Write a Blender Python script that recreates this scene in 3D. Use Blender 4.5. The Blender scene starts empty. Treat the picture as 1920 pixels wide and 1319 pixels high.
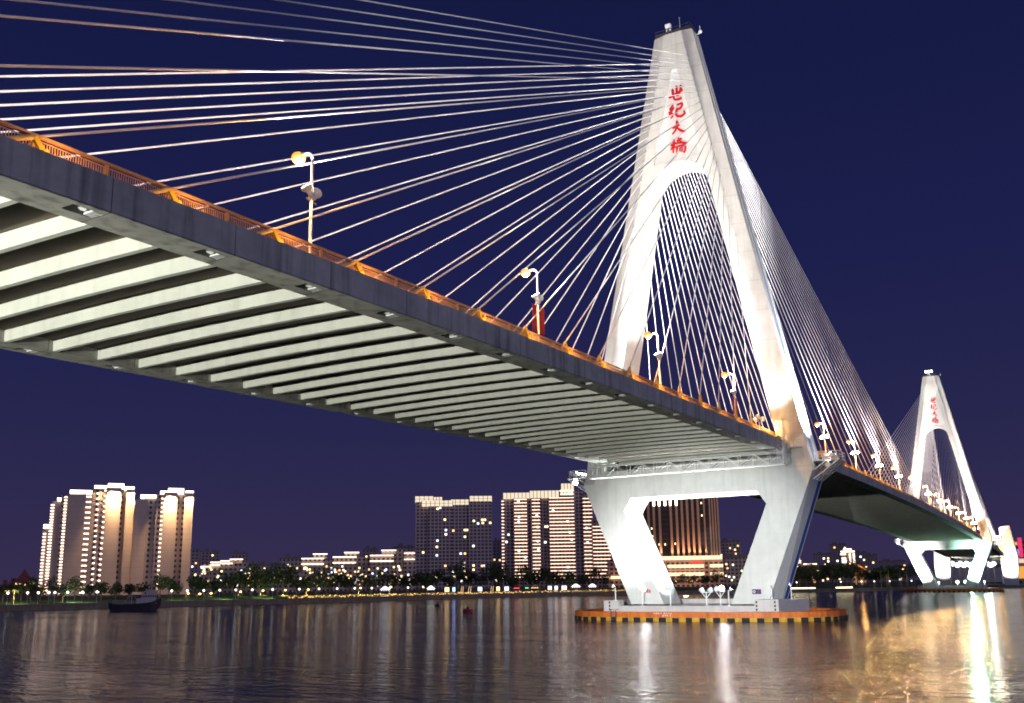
import bpy, math, random
from mathutils import Vector, Matrix, geometry
random.seed(11)
sc = bpy.context.scene
COL = sc.collection
# ------------------------------------------------------------------ camera
CYAW, CPITCH, CROLL, CFOC = 0.5329, 0.1953, -0.0126, 1776.05
CAM = Vector((-149.066, -52.177, 5.622))
_f = Vector((math.cos(CPITCH) * math.cos(CYAW), math.cos(CPITCH) * math.sin(CYAW), math.sin(CPITCH)))
_r = _f.cross(Vector((0, 0, 1))).normalized()
_u = _r.cross(_f)
RV = _r * math.cos(CROLL) + _u * math.sin(CROLL)
UV = -_r * math.sin(CROLL) + _u * math.cos(CROLL)
cd = bpy.data.cameras.new('camera')
cam = bpy.data.objects.new('camera', cd)
COL.objects.link(cam)
M3 = Matrix((RV, UV, -_f)).transposed()
cam.matrix_world = Matrix.Translation(CAM) @ M3.to_4x4()
cd.sensor_width = 36.0
cd.lens = CFOC * 36.0 / 1920.0
cd.shift_x, cd.shift_y = 3.74 / 1920, 86.2 / 1920
cd.clip_start, cd.clip_end = 0.5, 12000
sc.camera = cam
# ------------------------------------------------------------------ night sky
w = bpy.data.worlds.new('World')
sc.world = w
w.use_nodes = True
nt = w.node_tree
nt.nodes.clear()
out = nt.nodes.new('ShaderNodeOutputWorld')
tc = nt.nodes.new('ShaderNodeTexCoord')
sep = nt.nodes.new('ShaderNodeSeparateXYZ')
rmp = nt.nodes.new('ShaderNodeValToRGB')
nt.links.new(tc.outputs['Generated'], sep.inputs[0])
nt.links.new(sep.outputs['Z'], rmp.inputs[0])
els = rmp.color_ramp.elements
els[0].position, els[0].color = 0.0, (0.037, 0.0275, 0.074, 1)
els[1].position, els[1].color = 0.75, (0.0058, 0.0092, 0.046, 1)
for p, c in ((0.06, (0.0305, 0.0245, 0.078, 1)), (0.16, (0.0195, 0.0195, 0.076, 1)), (0.32, (0.0118, 0.0140, 0.072, 1)), (0.50, (0.0075, 0.0108, 0.058, 1))):
    e = els.new(p)
    e.color = c
sky = nt.nodes.new('ShaderNodeTexSky')
sky.sky_type = 'NISHITA'
sky.sun_disc = False
sky.sun_elevation = math.radians(-6)
sky.sun_rotation = math.radians(250)
b1 = nt.nodes.new('ShaderNodeBackground')
b2 = nt.nodes.new('ShaderNodeBackground')
b1.inputs['Strength'].default_value = 1.0
b2.inputs['Strength'].default_value = 0.02
add = nt.nodes.new('ShaderNodeAddShader')
# added glow in the unseen sky behind the viewer, lifts the dim deck fascia
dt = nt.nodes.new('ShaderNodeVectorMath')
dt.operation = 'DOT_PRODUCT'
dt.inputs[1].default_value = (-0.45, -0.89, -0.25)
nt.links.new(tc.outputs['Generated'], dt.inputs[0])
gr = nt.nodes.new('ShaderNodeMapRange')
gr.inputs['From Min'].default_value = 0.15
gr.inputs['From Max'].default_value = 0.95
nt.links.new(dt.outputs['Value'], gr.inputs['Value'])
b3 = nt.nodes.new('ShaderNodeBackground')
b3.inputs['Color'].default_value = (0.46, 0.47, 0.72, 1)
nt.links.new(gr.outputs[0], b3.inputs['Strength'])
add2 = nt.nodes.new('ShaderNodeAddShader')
nt.links.new(rmp.outputs[0], b1.inputs['Color'])
nt.links.new(sky.outputs[0], b2.inputs['Color'])
nt.links.new(b1.outputs[0], add.inputs[0])
nt.links.new(b2.outputs[0], add.inputs[1])
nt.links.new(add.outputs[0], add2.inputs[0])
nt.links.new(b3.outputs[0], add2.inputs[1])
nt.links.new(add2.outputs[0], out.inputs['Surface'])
vs = sc.view_settings
vs.view_transform, vs.look, vs.exposure, vs.gamma = 'Standard', 'None', 0.0, 1.0
sc.cycles.use_denoising = True
sc.cycles.filter_width = 1.8
sc.cycles.sample_clamp_indirect = 8.0
sc.cycles.max_bounces = 5
sc.cycles.diffuse_bounces = 2
sc.cycles.glossy_bounces = 3
sc.cycles.caustics_reflective = False
sc.cycles.caustics_refractive = False


# ------------------------------------------------------------------ helpers
def ray(x, y):
    return _f + RV * ((x - 956.26) / CFOC) + UV * ((745.7 - y) / CFOC)


def at_depth(x, y, D):
    return CAM + ray(x, y) * D


def at_z(x, y, z):
    r = ray(x, y)
    return CAM + r * ((z - CAM.z) / r.z)


ONES = ['', 'first', 'second', 'third', 'fourth', 'fifth', 'sixth', 'seventh', 'eighth', 'ninth', 'tenth', 'eleventh', 'twelfth', 'thirteenth',
        'fourteenth', 'fifteenth', 'sixteenth', 'seventeenth', 'eighteenth', 'nineteenth']
TENS = {2: 'twent', 3: 'thirt', 4: 'fort', 5: 'fift', 6: 'sixt', 7: 'sevent', 8: 'eight', 9: 'ninet'}


def nth(n):
    if n < 20:
        return ONES[n]
    t, o = divmod(n, 10)
    return TENS[t] + ('ieth' if o == 0 else 'y-' + ONES[o])


WL = {}


def tag(o, label, cat, group=None, kind=None):
    if label:
        o['label'] = label
    if cat:
        o['category'] = cat
    if group:
        o['group'] = group
    if kind:
        o['kind'] = kind
    return o


def thing(name, label, cat, loc=(0, 0, 0), group=None, rz=0.0, local=False):
    o = bpy.data.objects.new(name, None)
    COL.objects.link(o)
    o.location = loc
    o.rotation_euler = (0, 0, rz)
    o.empty_display_size = 0.5
    WL[o.name] = Vector((0, 0, 0)) if local else Vector(loc)
    return tag(o, label, cat, group)


class MB:
    def __init__(s):
        s.v, s.f = [], []

    def add(s, vs, fs):
        n = len(s.v)
        s.v += [Vector(p) for p in vs]
        s.f += [[i + n for i in f] for f in fs]
        return s

    def box(s, c, d, R=None):
        x, y, z = d[0] / 2, d[1] / 2, d[2] / 2
        P = [Vector((a * x, b * y, e * z)) for a in (-1, 1) for b in (-1, 1) for e in (-1, 1)]
        if R is not None:
            P = [R @ p for p in P]
        c = Vector(c)
        return s.add([c + p for p in P], [(0, 1, 3, 2), (4, 6, 7, 5), (0, 4, 5, 1), (2, 3, 7, 6), (0, 2, 6, 4), (1, 5, 7, 3)])

    def bb(s, a, b):
        a, b = Vector(a), Vector(b)
        return s.box((a + b) / 2, [abs(b[i] - a[i]) for i in range(3)])

    def bar(s, p, q, wd, ht=None, up=(0, 0, 1)):
        p, q = Vector(p), Vector(q)
        ht = ht or wd
        z = (q - p)
        L = z.length
        if L < 1e-6:
            return s
        z = z / L
        up = Vector(up)
        if abs(z.dot(up)) > 0.98:
            up = Vector((1, 0, 0))
        x = up.cross(z).normalized()
        y = z.cross(x)
        return s.box((p + q) / 2, (wd, ht, L), Matrix((x, y, z)).transposed())

    def tube(s, pts, rad, n=8, cap=True):
        pts = [Vector(p) for p in pts]
        if not isinstance(rad, (list, tuple)):
            rad = [rad] * len(pts)
        V, Fc = [], []
        x = None
        for i, p in enumerate(pts):
            a = pts[max(0, i - 1)]
            b = pts[min(len(pts) - 1, i + 1)]
            t = (b - a).normalized()
            if x is None:
                h = Vector((0, 0, 1)) if abs(t.z) < 0.9 else Vector((1, 0, 0))
                x = h.cross(t).normalized()
            else:
                x = (x - t * x.dot(t)).normalized()
            y = t.cross(x)
            for k in range(n):
                an = 2 * math.pi * k / n
                V.append(p + (x * math.cos(an) + y * math.sin(an)) * rad[i])
        for i in range(len(pts) - 1):
            for k in range(n):
                k2 = (k + 1) % n
                Fc.append((i * n + k, i * n + k2, (i + 1) * n + k2, (i + 1) * n + k))
        if cap:
            Fc.append(list(range(n))[::-1])
            Fc.append([(len(pts) - 1) * n + k for k in range(n)])
        return s.add(V, Fc)

    def ball(s, c, r, n=8, m=6, sz=1.0):
        c = Vector(c)
        V = [c + Vector((0, 0, -r * sz))]
        for i in range(1, m):
            ph = -math.pi / 2 + math.pi * i / m
            for k in range(n):
                a = 2 * math.pi * k / n
                V.append(c + Vector((r * math.cos(ph) * math.cos(a), r * math.cos(ph) * math.sin(a), r * sz * math.sin(ph))))
        V.append(c + Vector((0, 0, r * sz)))
        Fc = [(0, 1 + (k + 1) % n, 1 + k) for k in range(n)]
        for i in range(m - 2):
            for k in range(n):
                k2 = (k + 1) % n
                Fc.append((1 + i * n + k, 1 + i * n + k2, 1 + (i + 1) * n + k2, 1 + (i + 1) * n + k))
        L = len(V) - 1
        Fc += [(L, 1 + (m - 2) * n + k, 1 + (m - 2) * n + (k + 1) % n) for k in range(n)]
        return s.add(V, Fc)

    def prism(s, loops, f0, f1):
        """2-D loops (first outer, rest holes) in (y, z) between x=f0(z) and x=f1(z)"""
        tri = geometry.tessellate_polygon([[Vector((a, b, 0)) for a, b in L] for L in loops])
        pts = [p for L in loops for p in L]
        n = len(pts)
        V = [(f0(z), y, z) for y, z in pts] + [(f1(z), y, z) for y, z in pts]
        Fc = [tuple(t) for t in tri] + [tuple(i + n for i in t[::-1]) for t in tri]
        o = 0
        for L in loops:
            m = len(L)
            for i in range(m):
                j = (i + 1) % m
                Fc.append((o + i, o + j, n + o + j, n + o + i))
            o += m
        return s.add(V, Fc)

    def loft(s, secs, cap=True):
        n = len(secs[0])
        V = [p for S in secs for p in S]
        Fc = []
        for i in range(len(secs) - 1):
            for k in range(n):
                k2 = (k + 1) % n
                Fc.append((i * n + k, i * n + k2, (i + 1) * n + k2, (i + 1) * n + k))
        if cap:
            Fc.append(list(range(n))[::-1])
            Fc.append([(len(secs) - 1) * n + k for k in range(n)])
        return s.add(V, Fc)

    def build(s, name, mat, parent=None, smooth=False, label=None):
        base = WL[parent.name] if parent is not None else Vector((0, 0, 0))
        me = bpy.data.meshes.new(name)
        me.from_pydata([tuple(p - base) for p in s.v], [], s.f)
        me.materials.append(mat)
        if smooth:
            me.polygons.foreach_set('use_smooth', [True] * len(me.polygons))
        me.update()
        o = bpy.data.objects.new(name, me)
        COL.objects.link(o)
        if parent is not None:
            o.parent = parent
        WL[o.name] = base
        if label:
            o['label'] = label
        return o

    def solo(s, name, mat, label, cat, loc, group=None, kind=None, smooth=False):
        """a thing that is one mesh, with its origin at loc"""
        o = s.build(name, mat, None, smooth)
        loc = Vector(loc)
        for v in o.data.vertices:
            v.co -= loc
        o.location = loc
        WL[o.name] = loc
        return tag(o, label, cat, group, kind)


def kids(o):
    return [c for c in bpy.data.objects if c.parent == o]


CH = {}


def copy_tree(o, loc=None, label=None, rz=None, parent=None, tree=None, group=None):
    if tree is None:
        tree = {}
        for c in bpy.data.objects:
            if c.parent is not None:
                tree.setdefault(c.parent.name, []).append(c)
    n = o.copy()
    COL.objects.link(n)
    if parent is not None:
        n.parent = parent
    if loc is not None:
        n.location = loc
        WL[n.name] = Vector(loc) if WL[o.name].length > 0 else Vector((0, 0, 0))
    if rz is not None:
        n.rotation_euler = (0, 0, rz)
    if label:
        n['label'] = label
    if group:
        n['group'] = group
    for c in tree.get(o.name, []):
        copy_tree(c, parent=n, tree=tree)
    return n


def light(name, kind, loc, power, color, parent=None, aim=None, angle=60, blend=0.6, size=0.25):
    ld = bpy.data.lights.new(name, kind)
    ld.energy = power
    ld.color = color
    if kind == 'SPOT':
        ld.spot_size = math.radians(angle)
        ld.spot_blend = blend
    ld.shadow_soft_size = size
    o = bpy.data.objects.new(name, ld)
    COL.objects.link(o)
    loc = Vector(loc)
    b = WL[parent.name] if parent is not None else Vector((0, 0, 0))
    if parent is not None:
        o.parent = parent
    q = Matrix.Identity(3)
    if aim is not None:
        q = (Vector(aim) - loc).to_track_quat('-Z', 'Y').to_matrix()
    o.matrix_local = Matrix.Translation(loc - b) @ q.to_4x4()
    return o


# ------------------------------------------------------------------ materials
MATS = {}


def mat(name, col, rough=0.7, metal=0.0, var=0.12, scale=0.6, emit=None, es=0.0, bump=0.0, lines=None, streak=0.0, spec=0.3):
    if name in MATS:
        return MATS[name]
    m = bpy.data.materials.new(name)
    m.use_nodes = True
    t = m.node_tree
    b = t.nodes['Principled BSDF']
    b.inputs['Roughness'].default_value = rough
    b.inputs['Metallic'].default_value = metal
    b.inputs['Specular IOR Level'].default_value = spec
    b.inputs['Base Color'].default_value = (*col, 1)
    if emit:
        b.inputs['Emission Color'].default_value = (*emit, 1)
        b.inputs['Emission Strength'].default_value = es
    if var > 0:
        tcn = t.nodes.new('ShaderNodeTexCoord')
        nz = t.nodes.new('ShaderNodeTexNoise')
        nz.inputs['Scale'].default_value = scale
        nz.inputs['Detail'].default_value = 6
        nz.inputs['Roughness'].default_value = 0.65
        t.links.new(tcn.outputs['Object'], nz.inputs['Vector'])
        r = t.nodes.new('ShaderNodeValToRGB')
        r.color_ramp.elements[0].position = 0.3
        r.color_ramp.elements[1].position = 0.7
        r.color_ramp.elements[0].color = (*[c * (1 - var) for c in col], 1)
        r.color_ramp.elements[1].color = (*[min(1, c * (1 + var)) for c in col], 1)
        t.links.new(nz.outputs['Fac'], r.inputs['Fac'])
        last = r.outputs['Color']
        if streak > 0:
            mp = t.nodes.new('ShaderNodeMapping')
            mp.inputs['Scale'].default_value = (1.0, 1.0, 0.06)
            n2 = t.nodes.new('ShaderNodeTexNoise')
            n2.inputs['Scale'].default_value = 1.3
            n2.inputs['Detail'].default_value = 5
            t.links.new(tcn.outputs['Object'], mp.inputs['Vector'])
            t.links.new(mp.outputs[0], n2.inputs['Vector'])
            r2 = t.nodes.new('ShaderNodeValToRGB')
            r2.color_ramp.elements[0].position = 0.28
            r2.color_ramp.elements[1].position = 0.52
            r2.color_ramp.elements[0].color = (1 - streak, 1 - streak, 1 - streak, 1)
            r2.color_ramp.elements[1].color = (1, 1, 1, 1)
            t.links.new(n2.outputs['Fac'], r2.inputs['Fac'])
            mx = t.nodes.new('ShaderNodeMixRGB')
            mx.blend_type = 'MULTIPLY'
            mx.inputs['Fac'].default_value = 1
            t.links.new(last, mx.inputs['Color1'])
            t.links.new(r2.outputs['Color'], mx.inputs['Color2'])
            last = mx.outputs['Color']
        if lines:
            ax, step, wid, dark = lines
            sp = t.nodes.new('ShaderNodeSeparateXYZ')
            t.links.new(tcn.outputs['Object'], sp.inputs[0])
            dv = t.nodes.new('ShaderNodeMath')
            dv.operation = 'DIVIDE'
            dv.inputs[1].default_value = step
            t.links.new(sp.outputs[ax], dv.inputs[0])
            fr = t.nodes.new('ShaderNodeMath')
            fr.operation = 'FRACT'
            t.links.new(dv.outputs[0], fr.inputs[0])
            lt = t.nodes.new('ShaderNodeMath')
            lt.operation = 'LESS_THAN'
            lt.inputs[1].default_value = wid / step
            t.links.new(fr.outputs[0], lt.inputs[0])
            ml = t.nodes.new('ShaderNodeMath')
            ml.operation = 'MULTIPLY'
            ml.inputs[1].default_value = dark
            t.links.new(lt.outputs[0], ml.inputs[0])
            mx = t.nodes.new('ShaderNodeMixRGB')
            mx.blend_type = 'MULTIPLY'
            mx.inputs['Color2'].default_value = (0.3, 0.3, 0.3, 1)
            t.links.new(ml.outputs[0], mx.inputs['Fac'])
            t.links.new(last, mx.inputs['Color1'])
            last = mx.outputs['Color']
        t.links.new(last, b.inputs['Base Color'])
        if bump > 0:
            bp = t.nodes.new('ShaderNodeBump')
            bp.inputs['Strength'].default_value = bump
            bp.inputs['Distance'].default_value = 0.05
            t.links.new(nz.outputs['Fac'], bp.inputs['Height'])
            t.links.new(bp.outputs[0], b.inputs['Normal'])
    MATS[name] = m
    return m


def glow(name, col, s):
    return mat(name, tuple(c * .08 for c in col), rough=0.5, var=0, emit=col, es=s)


def facade(name, wall, win, du=3.4, dh=3.1, fu=0.6, fh=0.55, rough=0.7):
    """wall with a regular grid of dark window openings, in object space"""
    if name in MATS:
        return MATS[name]
    m = mat(name, wall, rough=rough, var=0.15, scale=0.12, streak=0.15)
    t = m.node_tree
    b = t.nodes['Principled BSDF']
    old = b.inputs['Base Color'].links[0].from_socket
    tcn = t.nodes.new('ShaderNodeTexCoord')
    sp = t.nodes.new('ShaderNodeSeparateXYZ')
    t.links.new(tcn.outputs['Object'], sp.inputs[0])

    def mth(op, a, v):
        n = t.nodes.new('ShaderNodeMath')
        n.operation = op
        t.links.new(a, n.inputs[0])
        if isinstance(v, (int, float)):
            n.inputs[1].default_value = v
        elif v is not None:
            t.links.new(v, n.inputs[1])
        return n.outputs[0]
    uu = mth('ADD', sp.outputs['X'], sp.outputs['Y'])
    mu = mth('LESS_THAN', mth('FRACT', mth('DIVIDE', uu, du), None), fu)
    mh = mth('LESS_THAN', mth('FRACT', mth('DIVIDE', sp.outputs['Z'], dh), None), fh)
    geo = t.nodes.new('ShaderNodeNewGeometry')
    sn = t.nodes.new('ShaderNodeSeparateXYZ')
    t.links.new(geo.outputs['Normal'], sn.inputs[0])
    side = mth('LESS_THAN', mth('ABSOLUTE', sn.outputs['Z'], None), 0.5)
    fac = mth('MULTIPLY', mth('MULTIPLY', mu, mh), side)
    mx = t.nodes.new('ShaderNodeMixRGB')
    t.links.new(fac, mx.inputs['Fac'])
    t.links.new(old, mx.inputs['Color1'])
    mx.inputs['Color2'].default_value = (*win, 1)
    t.links.new(mx.outputs[0], b.inputs['Base Color'])
    return m


CONC = mat('tower_concrete', (0.62, 0.60, 0.55), rough=0.75, var=0.10, scale=0.45, lines=('Z', 5.1, 0.10, 0.25), streak=0.14, bump=0.1)
CONC_LOW = mat('pier_concrete', (0.60, 0.60, 0.58), rough=0.75, var=0.07, scale=0.5, streak=0.12, bump=0.1, lines=('Z', 5.2, 0.05, 0.15))
NICHE = mat('niche_paint', (0.72, 0.72, 0.68), rough=0.6, var=0.04, scale=0.3)
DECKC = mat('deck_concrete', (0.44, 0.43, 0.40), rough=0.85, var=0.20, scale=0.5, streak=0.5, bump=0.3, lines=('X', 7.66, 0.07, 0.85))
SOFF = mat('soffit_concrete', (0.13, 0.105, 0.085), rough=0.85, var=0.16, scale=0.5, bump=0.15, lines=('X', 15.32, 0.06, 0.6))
BEAM = mat('beam_concrete', (0.60, 0.60, 0.55), rough=0.8, var=0.09, scale=0.4, streak=0.10)
ASPH = mat('asphalt', (0.05, 0.05, 0.055), rough=0.9, var=0.2, scale=3)
BLUEL = mat('light_blue_paint', (0.10, 0.26, 0.58), rough=0.5, var=0.1, scale=0.4)
BLUE = mat('blue_paint', (0.03, 0.08, 0.30), rough=0.5, var=0.1, scale=0.4)
STEELW = mat('white_steel', (0.75, 0.76, 0.77), rough=0.45, var=0.06, scale=2)
STEELG = mat('grey_steel', (0.40, 0.42, 0.42), rough=0.5, var=0.15, scale=2)
DARKST = mat('dark_steel', (0.06, 0.05, 0.06), rough=0.6, var=0.2, scale=2)
RAILM = mat('rail_paint', (0.66, 0.38, 0.17), rough=0.5, var=0.12, scale=2)
SHEATH = mat('cable_sheath', (0.80, 0.77, 0.77), rough=0.5, var=0.05, scale=0.5)
PIPE = mat('guide_pipe_paint', (0.72, 0.50, 0.18), rough=0.45, var=0.15, scale=3)
YELL = mat('yellow_paint', (0.80, 0.52, 0.05), rough=0.45, var=0.10, scale=2)
REDP = mat('red_letter_paint', (0.50, 0.008, 0.008), rough=0.5, var=0.08, scale=2)
REDB = mat('red_banner_cloth', (0.65, 0.05, 0.03), rough=0.8, var=0.1, scale=2)
ORANGE = mat('orange_fender_paint', (0.58, 0.14, 0.025), rough=0.55, var=0.22, scale=0.8, streak=0.45)
RUBBER = mat('black_rubber', (0.018, 0.016, 0.018), rough=0.8, var=0.2, scale=2)
BLACK = mat('black_paint', (0.02, 0.02, 0.02), rough=0.6, var=0.1)
CAPC = mat('pile_cap_concrete', (0.52, 0.49, 0.49), rough=0.8, var=0.08, scale=0.5, streak=0.12)
HOUS = mat('lamp_housing', (0.05, 0.045, 0.04), rough=0.5, var=0.1)
G_SOD = glow('sodium_lens', (1.0, 0.34, 0.045), 1.9)
G_BULB = glow('sodium_bulb', (1.0, 0.44, 0.10), 100)
G_WHITE = glow('flood_lens', (1.0, 0.98, 0.95), 40)
G_GLARE = glow('glare_lens', (1.0, 0.96, 1.0), 170)
G_CORE = glow('lamp_core', (1.0, 0.95, 0.86), 12)

# ------------------------------------------------------------------ bridge shape
H, WT, DT, WK, DK, ZK = 101.75, 3.514, 2.145, 19.16, 3.872, 22.10
WB, ZB, WI, WC, ZC, WN, ZN = 11.12, 2.30, 5.50, 10.50, 19.47, 11.84, 17.34
WD, YI, BX0, BS = 14.97, 12.75, -110.47, 3.832
SPAN = 340.0


def dz(x):
    return 25.283 + 0.0117 * x + (-0.0562e-3 * x * x if x > 0 else -0.0611e-3 * x * x)


def half(z):
    return WK + (WT - WK) * (z - ZK) / (H - ZK)


def dep(z):
    return DK + (DT - DK) * (z - ZK) / (H - ZK)


ANCH = [96.5, 95.4, 94.5, 93.5, 92.4, 91.4, 90.3, 89.2, 88.2, 87.0, 85.7, 84.4, 83.0, 81.7, 80.3, 78.5, 76.7, 75.0, 72.5, 69.9, 66.7, 61.5]
SIDE_X = [154.3, 151.8, 149.4, 147.0, 145.0, 139.0] + [16.7 + 7.62 * (21 - i) for i in range(6, 22)]
MAIN_X = [16.7 + 7.25 * (21 - i) for i in range(22)]
CHARS = [
    [([(1.17, 89.39), (0.4, 89.61), (-0.62, 89.92), (-1.59, 90.39)], 0.29, 0.44), ([(0.41, 90.93), (0.34, 89.82), (0.14, 88.75)], 0.44, 0.29),
     ([(-0.37, 91.35), (-0.35, 90.31), (-0.26, 89.41)], 0.38, 0.26), ([(-1.15, 91.28), (-1.0, 90.4), (-0.72, 89.45)], 0.38, 0.26),
     ([(0.19, 88.79), (-0.5, 88.67), (-1.23, 88.76)], 0.26, 0.38), ([(-0.26, 89.41), (-0.72, 89.45)], 0.23, 0.23)],
    [([(0.39, 87.92), (1.02, 87.1), (0.43, 87.01)], 0.29, 0.23), ([(0.25, 87.38), (1.13, 86.26), (0.54, 86.29)], 0.32, 0.26),
     ([(0.64, 86.43), (0.61, 85.75), (0.98, 85.41)], 0.32, 0.2), ([(1.06, 86.1), (1.2, 86.7)], 0.2, 0.26),
     ([(-0.22, 87.61), (-1.21, 87.71), (-0.94, 86.93), (-0.21, 86.8)], 0.26, 0.38),
     ([(-0.33, 87.1), (-0.08, 86.33), (-0.14, 85.68), (-0.9, 85.33), (-1.61, 85.68), (-1.49, 86.21)], 0.35, 0.38)],
    [([(0.78, 83.44), (0.11, 83.59), (-0.67, 83.78)], 0.23, 0.32), ([(-0.15, 84.68), (-0.14, 83.79), (0.19, 82.94), (0.8, 82.34)], 0.44, 0.2),
     ([(-0.15, 83.43), (-0.63, 82.78), (-1.51, 82.26)], 0.26, 0.41)],
    [([(1.23, 80.3), (0.15, 80.57)], 0.23, 0.32), ([(0.52, 81.3), (0.59, 80.16), (0.78, 78.81)], 0.38, 0.26), ([(0.7, 80.24), (1.19, 79.41)], 0.29, 0.18),
     ([(0.51, 80.14), (0.22, 79.62)], 0.23, 0.2), ([(0.06, 80.87), (-0.91, 81.16)], 0.26, 0.35), ([(-0.32, 81.62), (-0.21, 80.83), (0.16, 80.27)], 0.29, 0.18),
     ([(-0.44, 80.79), (-1.03, 80.28), (-1.81, 79.99)], 0.26, 0.38), ([(-0.19, 80.39), (-0.82, 80.36)], 0.2, 0.23), ([(-0.01, 79.89), (0.15, 78.65)], 0.32, 0.2),
     ([(-0.03, 79.83), (-1.43, 79.66), (-1.3, 78.57), (-1.01, 78.57)], 0.26, 0.29), ([(-0.44, 79.42), (-0.42, 78.83)], 0.23, 0.2),
     ([(-0.44, 79.4), (-0.91, 79.36), (-0.84, 78.8), (-0.42, 78.86)], 0.2, 0.2)]]


def brush(mb, pts, w0, w1, xf, th):
    """a brush stroke in the (y, z) plane, swelling from w0 to w1, standing th proud of x = xf(z)"""
    P = [Vector((a, b)) for a, b in pts]
    fine = []
    for i in range(len(P) - 1):
        p0, p1, p2, p3 = P[max(0, i - 1)], P[i], P[i + 1], P[min(len(P) - 1, i + 2)]
        for k in range(5):
            t = k / 5
            fine.append(0.5 * (2 * p1 + (p2 - p0) * t + (2 * p0 - 5 * p1 + 4 * p2 - p3) * t * t + (3 * p1 - p0 - 3 * p2 + p3) * t ** 3))
    fine.append(P[-1])
    n = len(fine)
    Lf, Rt = [], []
    for i, p in enumerate(fine):
        t = (fine[min(n - 1, i + 1)] - fine[max(0, i - 1)]).normalized()
        nn = Vector((-t.y, t.x))
        u = i / (n - 1)
        wv = (w0 + (w1 - w0) * u) * (0.62 + 0.38 * math.sin(math.pi * min(1, max(0, 0.15 + 0.75 * u))))
        if i == 0 or i == n - 1:
            wv *= 0.55
        Lf.append(p + nn * wv / 2)
        Rt.append(p - nn * wv / 2)
    V = []
    for a, b in zip(Lf, Rt):
        for q in (a, b):
            V.append((xf(q.y) - th, q.x, q.y))
            V.append((xf(q.y) + 0.02, q.x, q.y))
    Fc = []
    for i in range(n - 1):
        a, b = 4 * i, 4 * i + 4
        Fc += [(a, b, b + 2, a + 2), (a, a + 1, b + 1, b), (a + 2, b + 2, b + 3, a + 3)]
    Fc += [(0, 2, 3, 1), (4 * n - 4, 4 * n - 3, 4 * n - 1, 4 * n - 2)]
    mb.add(V, Fc)


ZA, AB = 71.6, 5.3          # springing of the arch and its rise


def inner(z):
    return half(z) - 4.0


def arch_loop(z0, grow=0.0):
    a = inner(ZA)
    pts = [(-inner(z0), z0)]
    for i in range(0, 25):
        th = math.pi - math.pi * i / 24
        pts.append((a * math.cos(th), ZA + AB * math.sin(th)))
    pts.append((inner(z0), z0))
    return pts


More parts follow.
